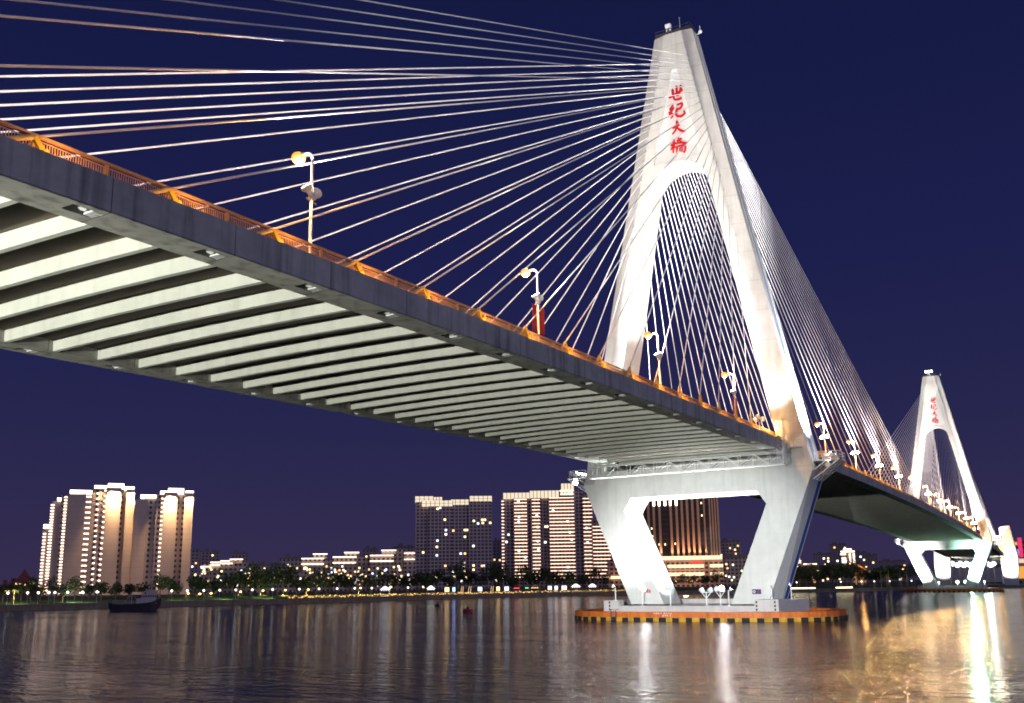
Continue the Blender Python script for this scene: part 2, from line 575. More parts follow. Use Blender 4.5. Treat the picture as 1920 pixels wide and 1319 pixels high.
def make_tower(label):
    t = thing('bridge_tower', label, 'bridge tower', (0, 0, ZB), 'white pylons of the bridge')
    # the A-shaped shaft: core with the arched opening, then the two cheek bands that fall back to the outer edge
    m = MB()
    zt = H - 0.004

    def yb(z):
        return half(z) - 2.0
    outer = [(-yb(ZK), ZK), (-inner(ZK), ZK)] + arch_loop(ZK)[1:-1] + [(inner(ZK), ZK), (yb(ZK), ZK), (yb(zt), zt), (-yb(zt), zt)]
    # niche behind the letters
    nz0 = 77.4
    nl = []
    for i in range(0, 13):
        th = math.pi * i / 12
        nl.append((0.72 * math.cos(th) - 0.05, 93.6 + 0.95 * math.sin(th)))
    niche = nl + [(-4.35, nz0), (4.35, nz0)]
    niche = niche[:]                                        # right side up, across the round head, down the left, along the foot
    m.prism([outer, niche[::-1]], lambda z: -dep(z), lambda z: -dep(z) + 0.30)
    m.prism([outer], lambda z: -dep(z) + 0.30, lambda z: dep(z))
    for sgn in (-1, 1):
        secs = []
        for z in (ZK, H):
            secs.append([(-dep(z), sgn * yb(z), z), (-dep(z) + 0.45, sgn * half(z), z), (dep(z) - 0.45, sgn * half(z), z), (dep(z), sgn * yb(z), z)])
        m.loft(secs)
    m.build('shaft', CONC, t)
    # dark slots where the stays enter
    for sgn in (-1, 1):
        for z in ANCH:
            for fx in (-1, 1):
                m = MB()
                m.bb((fx * (dep(z) - 0.05), sgn * (yb(z) - 0.05), z - 0.22), (fx * (dep(z) + 0.03), sgn * (yb(z) + 0.16), z + 0.22))
                m.build('anchor_slot', STEELG, t)
    # legs below the deck and the cross beam
    m = MB()
    out_l = [(-WK, ZK), (-WB, ZB), (-WI, ZB), (-WN, ZN), (-WC, ZC), (WC, ZC), (WN, ZN), (WI, ZB), (WB, ZB), (WK, ZK),
             (inner(ZK), ZK), (14.75, 24.1), (-14.75, 24.1), (-inner(ZK), ZK)]
    m.prism([out_l], lambda z: -DK, lambda z: DK - 3.1)
    out_r = [(-WK, ZK), (-WB - 0.8, ZB), (-WI, ZB), (-WN, ZN), (-WC, ZC), (WC, ZC), (WN, ZN), (WI, ZB), (WB + 0.8, ZB), (WK, ZK),
             (inner(ZK), ZK), (14.75, 24.1), (-14.75, 24.1), (-inner(ZK), ZK)]
    m.prism([out_r], lambda z: DK - 3.1, lambda z: DK)
    for sgn in (-1, 1):                                     # grey chamfer that widens towards the foot
        V = [(-DK, sgn * WK, ZK), (DK - 3.1, sgn * WK, ZK), (-DK, sgn * WB, ZB), (DK - 3.1, sgn * (WB + 0.8), ZB), (DK - 3.1, sgn * WB, ZB)]
        m.add(V, [(0, 2, 3), (0, 3, 1), (2, 4, 3), (0, 1, 4, 2), (1, 3, 4)])
    m.build('pier_frame', CONC_LOW, t)
    # blue stripe let into the outer faces
    for sgn in (-1, 1):
        m = MB()
        secs = []
        for z in (ZK + 0.3, H - 0.3):
            c = 0.25 * dep(z) / DK
            hw = 0.15 * dep(z)
            secs.append([(c - hw, sgn * (half(z) - 0.1), z), (c - hw, sgn * (half(z) + 0.02), z), (c + hw, sgn * (half(z) + 0.02), z), (c + hw, sgn * (half(z) - 0.1), z)])
        m.loft(secs)
        m.build('blue_stripe', BLUEL, t)
        m = MB()
        secs = []
        for z, yy in ((ZK - 0.02, WK + 0.03), (ZB + 0.05, WB + 0.85)):
            secs.append([(1.5, sgn * (yy - 0.1), z), (1.5, sgn * yy, z), (3.1, sgn * yy, z), (3.1, sgn * (yy - 0.1), z)])
        m.loft(secs)
        m.build('blue_stripe', BLUE, t)
        m = MB()                                            # raised ribs each side of the stripe
        for s0 in (-1, 1):
            secs = []
            for z in (ZK + 0.3, H - 0.3):
                c = 0.25 * dep(z) / DK + s0 * 0.33 * dep(z)
                secs.append([(c - 0.1, sgn * (half(z) - 0.1), z), (c - 0.1, sgn * (half(z) + 0.16), z), (c + 0.1, sgn * (half(z) + 0.16), z), (c + 0.1, sgn * (half(z) - 0.1), z)])
            m.loft(secs)
        m.build('side_rib', CONC, t)
    m = MB()
    n2 = [(y * 0.995, z) for y, z in niche]
    m.prism([n2], lambda z: -dep(z) + 0.27, lambda z: -dep(z) + 0.32)
    m.build('niche_panel', NICHE, t)
    for ch in CHARS:
        m = MB()
        for pts, w0, w1 in ch:
            brush(m, pts, w0 * 1.12, w1 * 1.12, lambda z: -dep(z) + 0.27, 0.22 + 0.02 * random.random())
        m.build('red_character', REDP, t)
    # gear on the top
    m = MB()
    for a, b in (((-DT, -WT), (-DT, WT)), ((-DT, WT), (DT, WT)), ((DT, WT), (DT, -WT)), ((DT, -WT), (-DT, -WT))):
        for hh in (0.55, 1.1):
            m.bar((a[0] * .95, a[1] * .93, H + hh), (b[0] * .95, b[1] * .93, H + hh), 0.07)
        for k in range(5):
            u = k / 4
            x, y = (a[0] + (b[0] - a[0]) * u) * .95, (a[1] + (b[1] - a[1]) * u) * .93
            m.bar((x, y, H), (x, y, H + 1.1), 0.06)
        m.bar((a[0] * .95, a[1] * .93, H + 0.32), (b[0] * .95, b[1] * .93, H + 0.32), 0.04, 0.5)
    m.build('top_railing', DARKST, t)
    m = MB()
    m.tube([(-1.7, -1.35, H), (-1.7, -1.35, H + 2.6)], 0.06, 6)
    m.ball((-1.7, -1.35, H + 2.75), 0.14)
    m.build('antenna', STEELG, t)
    m = MB()
    for yy in (1.0, 0.45):
        m.bar((-2.0, yy + .2, H), (-1.8, yy, H + 1.5), 0.16)
    m.box((-1.9, 0.75, H + 1.7), (0.7, 1.0, 0.55))
    m.bar((-1.6, 0.2, H), (-1.9, 0.5, H + 1.6), 0.14)
    m.build('winch_stand', STEELW, t)
    m = MB()
    m.bar((1.0, -3.0, H + .15), (1.3, -4.0, H + 0.5), 0.16)
    m.ball((1.3, -4.05, H + 0.75), 0.36)
    m.bar((1.3, -4.0, H + 0.5), (1.0, -4.1, H + 1.7), 0.10)
    m.build('top_lamp_bracket', STEELW, t)
    # railed service platforms at the knees of the legs
    for sgn in (-1, 1):
        m = MB()
        zf = 23.6
        m.bb((-2.7, sgn * 18.9, zf - 0.12), (2.7, sgn * 22.9, zf))
        for x in (-2.5, -0.8, 0.8, 2.5):
            m.bar((x, sgn * 22.7, zf - 0.15), (x, sgn * 18.9, 20.8), 0.16)
            m.bar((x, sgn * 20.8, zf - 0.15), (x, sgn * 18.9, 22.0), 0.12)
        for k in range(3):
            m.bar((-2.5 + 1.67 * k, sgn * 22.2, zf - 0.4), (-0.83 + 1.67 * k, sgn * 20.0, 21.8), 0.08)
        pf = m.build('side_platform', STEELW, t)
        m = MB()
        cor = [(-2.65, 19.3), (-2.65, 22.2), (-2.0, 22.85), (2.0, 22.85), (2.65, 22.2), (2.65, 19.3)]
        for (a, b), (c, d) in zip(cor[:-1], cor[1:]):
            for hh in (0.45, 0.85, 1.25):
                m.bar((a, sgn * b, zf + hh), (c, sgn * d, zf + hh), 0.09)
            for k in range(3):
                u = k / 2
                m.bar((a + (c - a) * u, sgn * (b + (d - b) * u), zf), (a + (c - a) * u, sgn * (b + (d - b) * u), zf + 1.25), 0.08)
        m.build('platform_railing', STEELW, pf)
        for x in (-1.6, 0.2, 1.6):
            m = MB()
            m.bar((x, sgn * 21.6, zf), (x, sgn * 21.6, zf + 0.5), 0.12)
            m.tube([(x, sgn * 21.8, zf + 0.45), (x, sgn * 21.35, zf + 0.95)], [0.3, 0.42], 10)
            fl = m.build('flood_lamp', STEELW, pf)
            m = MB()
            m.tube([(x, sgn * 21.34, zf + 0.96), (x, sgn * 21.32, zf + 0.985)], [0.38, 0.38], 10)
            m.build('lens', G_WHITE, pf)
        m = MB()                                            # lamp slung under the platform, turned to the river
        m.bar((-2.4, sgn * 21.2, zf - .1), (-2.6, sgn * 21.2, zf - .6), .1)
        m.tube([(-2.4, sgn * 21.2, zf - .75), (-2.75, sgn * 21.2, zf - .8)], [.3, .42], 12)
        m.build('flood_lamp', STEELW, pf)
        if sgn > 0:
            m = MB()
            m.tube([(-2.755, sgn * 21.2, zf - .8), (-2.775, sgn * 21.2, zf - .803)], [.38, .38], 12)
            m.build('lens', G_GLARE, pf)
    return t


tower1 = make_tower('white A-shaped concrete tower standing in the river, the large near one of the two')
tower2 = copy_tree(tower1, (SPAN, 0, ZB), 'smaller-looking far white A-shaped tower by the floodlit bank')

# ------------------------------------------------------------------ deck
deck = thing('bridge_deck', 'long grey concrete road deck of the bridge with pale ribs across its underside', 'bridge deck', (0, 0, dz(0)))
XB = [BX0 + BS * k for k in range(-18, 160)]
pocket_x = sorted([-x for x in SIDE_X[5:]] + MAIN_X + [SPAN - x for x in MAIN_X] + [SPAN + x for x in SIDE_X[5:]])
m = MB()
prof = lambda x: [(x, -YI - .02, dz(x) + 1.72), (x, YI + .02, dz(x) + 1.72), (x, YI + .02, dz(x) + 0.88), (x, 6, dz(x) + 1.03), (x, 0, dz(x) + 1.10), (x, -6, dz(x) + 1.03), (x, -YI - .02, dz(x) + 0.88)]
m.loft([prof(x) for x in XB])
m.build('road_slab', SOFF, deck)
m = MB()
for a, b in zip(XB[:-1], XB[1:]):
    m.add([(a, -11.5, dz(a) + 1.726), (b, -11.5, dz(b) + 1.726), (b, 11.5, dz(b) + 1.726), (a, 11.5, dz(a) + 1.726)], [(0, 1, 2, 3)])
m.build('roadway', ASPH, deck)
for sgn in (-1, 1):
    m = MB()
    ya, yb_ = sgn * YI, sgn * WD
    for a, b in zip(XB[:-1], XB[1:]):
        A, B = dz(a), dz(b)
        m.add([(a, ya, A), (b, ya, B), (b, ya, B + 1.755), (a, ya, A + 1.755)], [(0, 1, 2, 3)])
        m.add([(a, yb_, A + .05), (b, yb_, B + .05), (b, yb_, B + 1.755), (a, yb_, A + 1.755)], [(0, 1, 2, 3)])
        m.add([(a, ya, A + 1.755), (b, ya, B + 1.755), (b, yb_, B + 1.755), (a, yb_, A + 1.755)], [(0, 1, 2, 3)])
    # underside with the pockets of the stay anchorages left open
    cuts = [XB[0]]
    for px in pocket_x:
        cuts += [px - 0.8, px + 0.8]
    cuts.append(XB[-1])
    y0, y1 = sgn * 13.62, sgn * 14.5
    ye = sgn * (WD - 0.05)
    for i, (a, b) in enumerate(zip(cuts[:-1], cuts[1:])):
        sub = [a + (b - a) * k / max(1, round((b - a) / 4)) for k in range(max(1, round((b - a) / 4)) + 1)]
        for c, d in zip(sub[:-1], sub[1:]):
            strips = [(ya, ye)] if i % 2 == 0 else [(ya, y0), (y1, ye)]
            for p, q in strips:
                m.add([(c, p, dz(c)), (d, p, dz(d)), (d, q, dz(d)), (c, q, dz(c))], [(0, 1, 2, 3)])
            m.add([(c, ye, dz(c)), (d, ye, dz(d)), (d, yb_, dz(d) + .05), (c, yb_, dz(c) + .05)], [(0, 1, 2, 3)])
        if i % 2:
            zt = dz(a) + 0.75
            m.add([(a, y0, dz(a)), (b, y0, dz(b)), (b, y1, dz(b)), (a, y1, dz(a)), (a, y0, zt), (b, y0, zt), (b, y1, zt), (a, y1, zt)],
                  [(0, 1, 5, 4), (1, 2, 6, 5), (2, 3, 7, 6), (3, 0, 4, 7), (4, 5, 6, 7)])
    for x in (XB[0], XB[-1]):
        m.add([(x, ya, dz(x)), (x, yb_, dz(x)), (x, yb_, dz(x) + 1.755), (x, ya, dz(x) + 1.755)], [(0, 1, 2, 3)])
    m.build('edge_girder', DECKC, deck)
# anchorages seen in the pockets
anch_mb = 0
for sgn in (-1, 1):
    for px in [x for x in pocket_x if x < 60]:
        m = MB()
        s = 1 if px < 0 else -1
        z = dz(px)
        m.tube([(px + 0.15 * s, sgn * 14.06, z + 0.62), (px - 0.02 * s, sgn * 14.06, z + 0.14)], [0.21, 0.21], 10)
        m.bb((px + 0.3 * s, sgn * 13.7, z + 0.02), (px + 0.74 * s, sgn * 14.42, z + 0.12))
        m.build('anchor_cap', STEELW, deck)
# cross ribs
rib_x = sorted(XB[1:-1], key=lambda x: abs(x + 60))
rest = MB()
for i, x in enumerate(rib_x):
    m = MB() if i < 98 else rest
    ys = [-YI, -8, -4, 0, 4, 8, YI]
    secs = []
    for y in ys:
        zb = dz(x) + 0.012 + 0.14 * (1 - (y / YI) ** 2)
        zt = dz(x) + 0.87 + 0.22 * (1 - abs(y) / YI)
        secs.append([(x - 0.17, y, zb), (x + 0.17, y, zb), (x + 0.2, y, zt + .03), (x - 0.2, y, zt + .03)])
    m.loft(secs)
    if i < 98:
        m.build('cross_rib', BEAM, deck)
o = rest.build('cross_rib', BEAM, deck)
o['kind'] = 'stuff'

# ------------------------------------------------------------------ railings
bal = MB()
for k in range(28):
    u = 0.07 + k * (BS - 0.08) / 28
    bal.add([(u - .018, -.02, 0), (u + .018, -.02, 0), (u + .018, .02, 0), (u - .018, .02, 0), (u - .018, -.02, .98), (u + .018, -.02, .98), (u + .018, .02, .98), (u - .018, .02, .98)],
            [(0, 1, 5, 4), (1, 2, 6, 5), (2, 3, 7, 6), (3, 0, 4, 7)])
bal.bb((0.02, -.025, 0.98), (BS - .02, .025, 1.03))
bal.bb((0.02, -.025, -.01), (BS - .02, .025, 0.03))
post = MB()
post.bb((-.08, -.07, 0), (.08, .07, 1.25))
post.bb((-.16, -.12, 0), (.16, .12, 0.035))


def mesh_of(mb, name, m_):
    me = bpy.data.meshes.new(name)
    me.from_pydata([tuple(p) for p in mb.v], [], mb.f)
    me.materials.append(m_)
    return me


bal_me, post_me = mesh_of(bal, 'baluster_panel', RAILM), mesh_of(post, 'post', RAILM)
for sgn, sd in ((-1, 'near'), (1, 'far')):
    for nm, x0, x1, wh in (('side', -176, -1.5, 'before the big tower'), ('main', -1.5, 338, 'between the two towers'), ('end', 338, 497, 'beyond the far tower')):
        xs = [x for x in XB if x0 <= x <= x1]
        y = sgn * 13.6
        t = thing('deck_railing', 'orange-lit metal railing along the %s edge of the deck %s' % (sd, wh), 'railing', (xs[0], y, dz(xs[0]) + 1.755), 'deck railings')
        m = MB()
        for a, b in zip(xs[:-1], xs[1:]):
            m.bar((a, y, dz(a) + 1.755 + 1.25), (b + .01, y, dz(b) + 1.755 + 1.25), 0.20, 0.12)
        m.build('handrail', RAILM, t)
        base = WL[t.name]
        for i, a in enumerate(xs):
            o = bpy.data.objects.new('post', post_me)
            COL.objects.link(o)
            o.parent = t
            o.location = Vector((a, y, dz(a) + 1.755)) - base
            if i < len(xs) - 1 and (sgn < 0 or x1 < 0):
                o = bpy.data.objects.new('baluster_panel', bal_me)
                COL.objects.link(o)
                o.parent = t
                o.location = Vector((a, y, dz(a) + 1.80)) - base
                o.rotation_euler = (0, -math.atan((dz(a + BS) - dz(a)) / BS), 0)

# ------------------------------------------------------------------ stay cables
for X0, tw in ((0, 'the big tower'), (SPAN, 'the far tower')):
    for sgn, sd in ((-1, 'near'), (1, 'far')):
        for dr in (-1, 1):
            toward = (dr > 0) == (X0 == 0)                  # over the main span
            xs = MAIN_X if toward else SIDE_X
            wh = 'main span' if toward else 'side span'
            for i, (zt, xo) in enumerate(zip(ANCH, xs)):
                xd = X0 + dr * xo
                B = Vector((xd, sgn * 14.06, dz(xd) + 0.3))
                T = Vector((X0 + dr * (dep(zt) - 0.1), sgn * (half(zt) - 1.95), zt))
                d = (T - B).normalized()
                k = (dz(xd) + 1.76 - B.z) / d.z             # where it leaves the deck
                S = B + d * k
                t = thing('stay_cable', 'white stay cable of %s, %s deck edge, %s, %s from the top' % (tw, sd, wh, nth(i + 1)), 'stay cable', S, 'stay cables of ' + tw)
                m = MB()
                r0 = (0.064 if sgn < 0 and not toward else 0.072 if sgn < 0 else 0.088) if X0 == 0 else 0.085
                m.tube([B, B + (T - B) * 0.5, T], r0, 8, cap=False)
                m.build('sheath', SHEATH, t, smooth=True)
                if X0 == 0 or sgn < 0:
                    m = MB()
                    e = S + d * (2.9 if d.z < 0.8 else 1.7)
                    m.tube([S - d * 0.4, S + d * 0.25, S + d * 0.27, e - d * .15, e], [0.21, 0.21, 0.135, 0.125, 0.10], 10)
                    m.build('guide_pipe', PIPE, t, smooth=False)
                    m = MB()                                # inclined damper prop
                    hx = Vector((d.x, 0, 0)).normalized()
                    q = S + d * 2.75
                    foot = Vector((q.x, q.y, dz(q.x) + 1.76)) + hx * 1.0
                    mid = q + (foot - q) * 0.45
                    m.bar(q, mid, 0.22, 0.28)
                    m.bar(mid, foot, 0.32, 0.42)
                    if q.z - foot.z > 0.35:
                        m.build('damper_prop', YELL, t)
                    if sgn < 0 and -135 < xd < 130:
                        m = MB()
                        lp = foot + hx * .1 + Vector((0, -.72, .06))
                        m.box(lp, (.22, .16, .10))
                        m.build('foot_lamp', STEELG, t)
                        light('foot_light', 'POINT', lp + Vector((0, 0, .22)), 150, (1, .50, .13), t, size=.08)

# ------------------------------------------------------------------ lamp posts on the deck
SOD = (1.0, 0.50, 0.16)
COOL = (1.0, 0.90, 0.93)


def make_lamp(x, back=False):
    z0 = dz(x) + 1.755
    y = -13.2
    t = thing('street_lamp', 'tall white street lamp with a curved arm on the bridge deck', 'street lamp', (x, y, z0), 'street lamps along the deck')
    m = MB()
    m.tube([(x, y, z0), (x, y, z0 + .5), (x, y, z0 + .52), (x, y, z0 + 7.15)], [.17, .17, .115, .08], 10)
    pts = []
    for k in range(7):
        a = math.pi / 2 * k / 6
        pts.append((x, y + 0.5 - 0.5 * math.cos(a), z0 + 7.15 + 0.5 * math.sin(a)))
    m.tube(pts + [(x, y + .8, z0 + 7.67)], [.08] * 7 + [.06], 8)
    m.build('pole', STEELW, t, smooth=True)
    m = MB()
    m.loft([[(x - .10, y + .65, z0 + 7.6), (x + .10, y + .65, z0 + 7.6), (x + .10, y + .65, z0 + 7.74), (x - .10, y + .65, z0 + 7.74)],
            [(x - .22, y + 1.0, z0 + 7.56), (x + .22, y + 1.0, z0 + 7.56), (x + .16, y + 1.0, z0 + 7.8), (x - .16, y + 1.0, z0 + 7.8)],
            [(x - .16, y + 1.5, z0 + 7.56), (x + .16, y + 1.5, z0 + 7.56), (x + .10, y + 1.5, z0 + 7.68), (x - .10, y + 1.5, z0 + 7.68)]])
    hd = m.build('lamp_head', HOUS, t)
    m = MB()
    m.ball((x, y + 1.2, z0 + 7.50), 0.46, 12, 8, 0.85)
    m.build('lens', G_SOD, hd)
    m = MB()
    m.ball((x, y + 1.2, z0 + 7.21), 0.17, 10, 6, 0.8)
    m.build('bulb', G_BULB, hd)
    m = MB()
    m.tube([(x, y, z0 + 4.35), (x, y, z0 + 4.75)], .17, 10)
    m.bar((x - .55, y - .1, z0 + 4.3), (x + .55, y + .1, z0 + 4.3), .07)
    m.build('collar', STEELW, t)
    for s in (-1, 1):
        m = MB()
        c = Vector((x + s * .42, y + .1 * s, z0 + 4.9))
        ax = Vector((-.82, .28 * s, .5) if back else (s * .45, .25, .85)).normalized()
        c = c + Vector((0, .42 * s, 0)) if back else c
        m.tube([c - ax * .45, c - ax * .1, c + ax * .12, c + ax * .2], [.13, .2, .40, .42], 12)
        f = m.build('flood_lamp', STEELW, t)
        m = MB()
        m.tube([c + ax * .205, c + ax * .225], [.36, .36], 12)
        m.build('lens', G_WHITE, f)
    light('sodium_light', 'POINT', (x, y + 1.2, z0 + 6.9), 5200, SOD, t, size=.2)
    light('cable_flood', 'SPOT', (x - .1, y + .45, z0 + 5.2), 27000, COOL, t, aim=(x + 9, y + 18, z0 + 38), angle=124, blend=.45, size=.3)
    light('pole_flood', 'SPOT', (x - .3, y - .35, z0 + 5.0), 160, (1, .90, .85), t, aim=(x - .02, y, z0 + 6.6), angle=50, blend=.6, size=.15)
    return t


LX = [-135.8, -107.2, -77.9, -49.25, -21.4] + [34.0 + 28.7 * k for k in range(11)] + [352 + 28.7 * k for k in range(5)]
lamp0 = make_lamp(LX[0])
lamps = [lamp0]
tr = {}
for c in bpy.data.objects:
    if c.parent is not None:
        tr.setdefault(c.parent.name, []).append(c)
for x in LX[1:5]:
    lamps.append(copy_tree(lamp0, (x, -13.2, dz(x) + 1.755), tree=tr))
lamp5 = make_lamp(LX[5], True)
lamps.append(lamp5)
for c in bpy.data.objects:
    if c.parent is not None:
        tr.setdefault(c.parent.name, [])
        if c not in tr[c.parent.name]:
            tr[c.parent.name].append(c)
for x in LX[6:]:
    lamps.append(copy_tree(lamp5, (x, -13.2, dz(x) + 1.755), tree=tr))
for o in lamps[5:]:                                         # stronger floods out on the main span
    for c in kids(o):
        if c.name.startswith('sodium_light'):
            if 'main_sodium' not in CH:
                CH['main_sodium'] = c.data.copy()
                CH['main_sodium'].energy = 13000
            c.data = CH['main_sodium']
        if c.name.startswith('cable_flood'):
            if 'main_flood' not in CH:
                CH['main_flood'] = c.data.copy()
                CH['main_flood'].energy = 52000
            c.data = CH['main_flood']
LLAB = {0: 'out of sight behind the viewer'}
for i, o in enumerate(lamps):
    if i < 5:
        o['label'] = 'tall curved-arm street lamp on the deck, %s one left of the big tower' % nth(5 - i)
    elif i < 16:
        o['label'] = 'curved-arm street lamp on the deck between the towers, %s beyond the big tower' % nth(i - 4)
    else:
        o['label'] = 'curved-arm street lamp seen through the far tower, %s beyond it' % nth(i - 15)
for i, (ti, sides, lab) in enumerate(((2, (-1, 1), 'beside the second street lamp from the big tower'), (4, (-1, 1), 'on the street lamp just left of the big tower'),
                                       (5, (-1, 1), 'on the first street lamp beyond the big tower'), (7, (-1, 1), 'on the third street lamp beyond the big tower'))):
    x = LX[ti]
    z0 = dz(x) + 1.755
    for s in sides:
        m = MB()
        n = 6
        secs = []
        for k in range(n + 1):
            u = k / n
            xx = x + s * (0.14 + 0.95 * u)
            yy = -13.2 + 0.05 * math.sin(u * 5)
            secs.append([(xx, yy - .012, z0 + 1.75), (xx, yy + .012, z0 + 1.75), (xx, yy + .012, z0 + 4.1), (xx, yy - .012, z0 + 4.1)])
        m.loft(secs)
        for zz in (1.73, 4.12):
            m.bar((x, -13.2, z0 + zz), (x + s * 1.1, -13.2, z0 + zz), .04)
        m.solo('banner', REDB, 'red cloth banner %s, its %s panel' % (lab, 'left' if s < 0 else 'right'), 'banner', (x, -13.2, z0 + 1.75), 'red banners on the deck lamps')

# ------------------------------------------------------------------ inspection gantry under the deck at the big tower
g = thing('inspection_gantry', 'white lattice inspection gantry hung under the deck in front of the cross beam', 'gantry', (-6, 0, 22.9))
m = MB()
gy0, gy1, gzb, gzt = -15.7, 16.6, 22.95, 24.75
for xx in (-5.6, -6.9):
    m.bar((xx, gy0, gzb), (xx, gy1, gzb), .12)
    m.bar((xx, gy0, gzt), (xx, gy1, gzt), .12)
    n = 14
    for k in range(n + 1):
        y = gy0 + (gy1 - gy0) * k / n
        m.bar((xx, y, gzb), (xx, y, gzt), .08)
        if k < n:
            y2 = gy0 + (gy1 - gy0) * (k + 1) / n
            m.bar((xx, y, gzb if k % 2 else gzt), (xx, y2, gzt if k % 2 else gzb), .10)
for k in range(15):
    y = gy0 + (gy1 - gy0) * k / 14
    m.bar((-5.6, y, gzt), (-6.9, y, gzt), .06)
m.build('truss', STEELW, g)
m = MB()
for k in range(14):
    y = gy0 + (gy1 - gy0) * k / 14
    m.bb((-5.5, y + .05, gzb - .16), (-7.0, y + (gy1 - gy0) / 14 - .05, gzb - .07))
m.build('walkway', STEELW, g)
for ys, top in ((gy0 - .05, 29.4), (gy1 + .05, 26.6)):
    m = MB()
    s = -1 if ys < 0 else 1
    for xx in (-5.6, -6.9):
        for yy in (ys, ys + .9 * -s):
            m.bar((xx, yy, gzb), (xx, yy, top), .11)
    k = 0
    z = gzb
    while z < top - .1:
        z2 = min(top, z + .95)
        for xx in (-5.6, -6.9):
            m.bar((xx, ys, z), (xx, ys - .9 * s, z2), .07)
            m.bar((xx, ys, z2), (xx, ys - .9 * s, z2), .06)
        m.bar((-6.9, ys, z), (-5.6, ys, z2), .06)
        z = z2
    m.build('hanger_frame', STEELW, g)
m = MB()
m.bb((-7.1, -15.2, 27.1), (-4.2, -13.9, 27.2))
for yy in (-15.2, -13.9):
    m.bar((-7.1, yy, 28.1), (-4.2, yy, 28.1), .06)
    for xx in (-7.0, -5.6, -4.3):
        m.bar((xx, yy, 27.1), (xx, yy, 28.1), .05)
m.build('hoist_platform', YELL, g)
# small railed stage on the face of the leg
m = MB()
st = thing('leg_stage', 'small dark railed stage fixed to the near leg beside the gantry', 'platform', (-4.3, -16.6, 25.6))
m.bb((-5.0, -18.0, 25.5), (-3.8, -15.8, 25.62))
for yy in (-18.0, -16.9, -15.8):
    m.bar((-5.0, yy, 25.5), (-5.0, yy, 26.6), .05)
m.bar((-5.0, -18.0, 26.6), (-5.0, -15.8, 26.6), .05)
m.bar((-5.0, -18.0, 26.1), (-5.0, -15.8, 26.1), .04)
m.bar((-4.9, -18.0, 25.5), (-3.85, -18.0, 23.9), .06)
m.build('stage_frame', STEELG, st)

# flood lamp stands on the deck at the foot of the big tower
def flood_stand(x, y, z, hgt, heads, label, group, r=.3, twin=False, glare=None):
    t = thing('flood_lamp_stand', label, 'flood lamp', (x, y, z), group)
    m = MB()
    m.tube([(x, y, z), (x, y, z + hgt)], .085, 8)
    m.bb((x - .2, y - .2, z), (x + .2, y + .2, z + .06))
    if twin:
        for s in (-1, 1):
            m.bar((x, y, z + hgt * .55), (x, y + s * .75, z + hgt), .10)
        m.bar((x, y - .85, z + hgt), (x, y + .85, z + hgt), .12)
    m.build('stand', STEELW, t)
    for (dx, dy, dzz, ax, ay, az) in heads:
        c = Vector((x + dx, y + dy, z + hgt + dzz))
        a = Vector((ax, ay, az)).normalized()
        m = MB()
        m.tube([c - a * r * 1.2, c - a * r * .9, c + a * r * .4, c + a * r * .55], [r * .45, r * .7, r * 1.05, r * 1.05], 12)
        m.bar(c - a * r * .5, (x + dx * .8, y + dy * .8, z + hgt), .07)
        f = m.build('flood_lamp', STEELW, t)
        m = MB()
        m.tube([c + a * (r * .56), c + a * (r * .6)], [r * .92, r * .92], 12)
        m.build('lens', G_GLARE if glare is not None and heads.index((dx, dy, dzz, ax, ay, az)) == glare else G_WHITE, f)
    return t


zd = dz(-11) + 1.755
for sgn, nm in ((-1, 'near'), (1, 'far')):
    fs = flood_stand(-12.5, sgn * 14.0, zd, 1.7, [(0, .55, .4, .4, -sgn * .4, .9), (0, -.55, .4, .5, -sgn * .2, .9), (-.5, 0, .7, .5, -sgn * .6, .9)],
                     'cluster of white flood lamps behind the %s railing at the foot of the big tower' % nm, 'tower flood lamps', .34)
    # across to the inside of the opposite leg and the arch; up the face of its own leg
    light('arch_flood', 'SPOT', (-9.0, sgn * 13.6, zd + 2.3), 150000, (1, .985, .96), fs, aim=(-1.0, -sgn * 7.0, 66), angle=52, blend=.5, size=.5)
    light('leg_flood', 'SPOT', (-12.5, sgn * 14.4, zd + 2.2), 45000, (1, .98, .94), fs, aim=(-3.5, sgn * 13.6, 38), angle=62, blend=.8, size=.4)
for i, (o, pw) in enumerate(((lamps[2], 110000), (lamps[3], 70000))):
    x = LX[2 + i]
    z0 = dz(x) + 1.755
    light('tower_flood', 'SPOT', (x + .5, -13.0, z0 + 5.3), pw, (1, .95, .86), o, aim=(-2.5, 1.0, 78), angle=46, blend=.9, size=.4)
for sgn in (-1, 1):
    light('leg_side_flood', 'SPOT', (-.5, sgn * 21.8, 24.9), 260000, (.98, .98, 1), tower1, aim=(0, sgn * 13.0, 50), angle=70, blend=.8, size=.4)
    light('girder_flood', 'SPOT', (-2.3, sgn * 21.6, 23.2), 1800 if sgn > 0 else 500, (1, .97, .93), tower1, aim=(-9, sgn * 14, 24.6), angle=110, blend=.8, size=.3)
light('work_light', 'POINT', (-7.2, -14.6, 28.6), 900, (1, .58, .2), g, size=.15)
light('crown_flood', 'SPOT', (1.6, -4.2, H + 0.6), 900, (.55, .75, 1), tower1, aim=(.4, -4.9, 80), angle=50, blend=.9, size=.2)

# ------------------------------------------------------------------ pile cap and fender
def supel(a, b, e, n):
    P = []
    for k in range(n):
        t = 2 * math.pi * k / n
        c, s = math.cos(t), math.sin(t)
        P.append((a * math.copysign(abs(c) ** (2 / e), c), b * math.copysign(abs(s) ** (2 / e), s)))
    return P


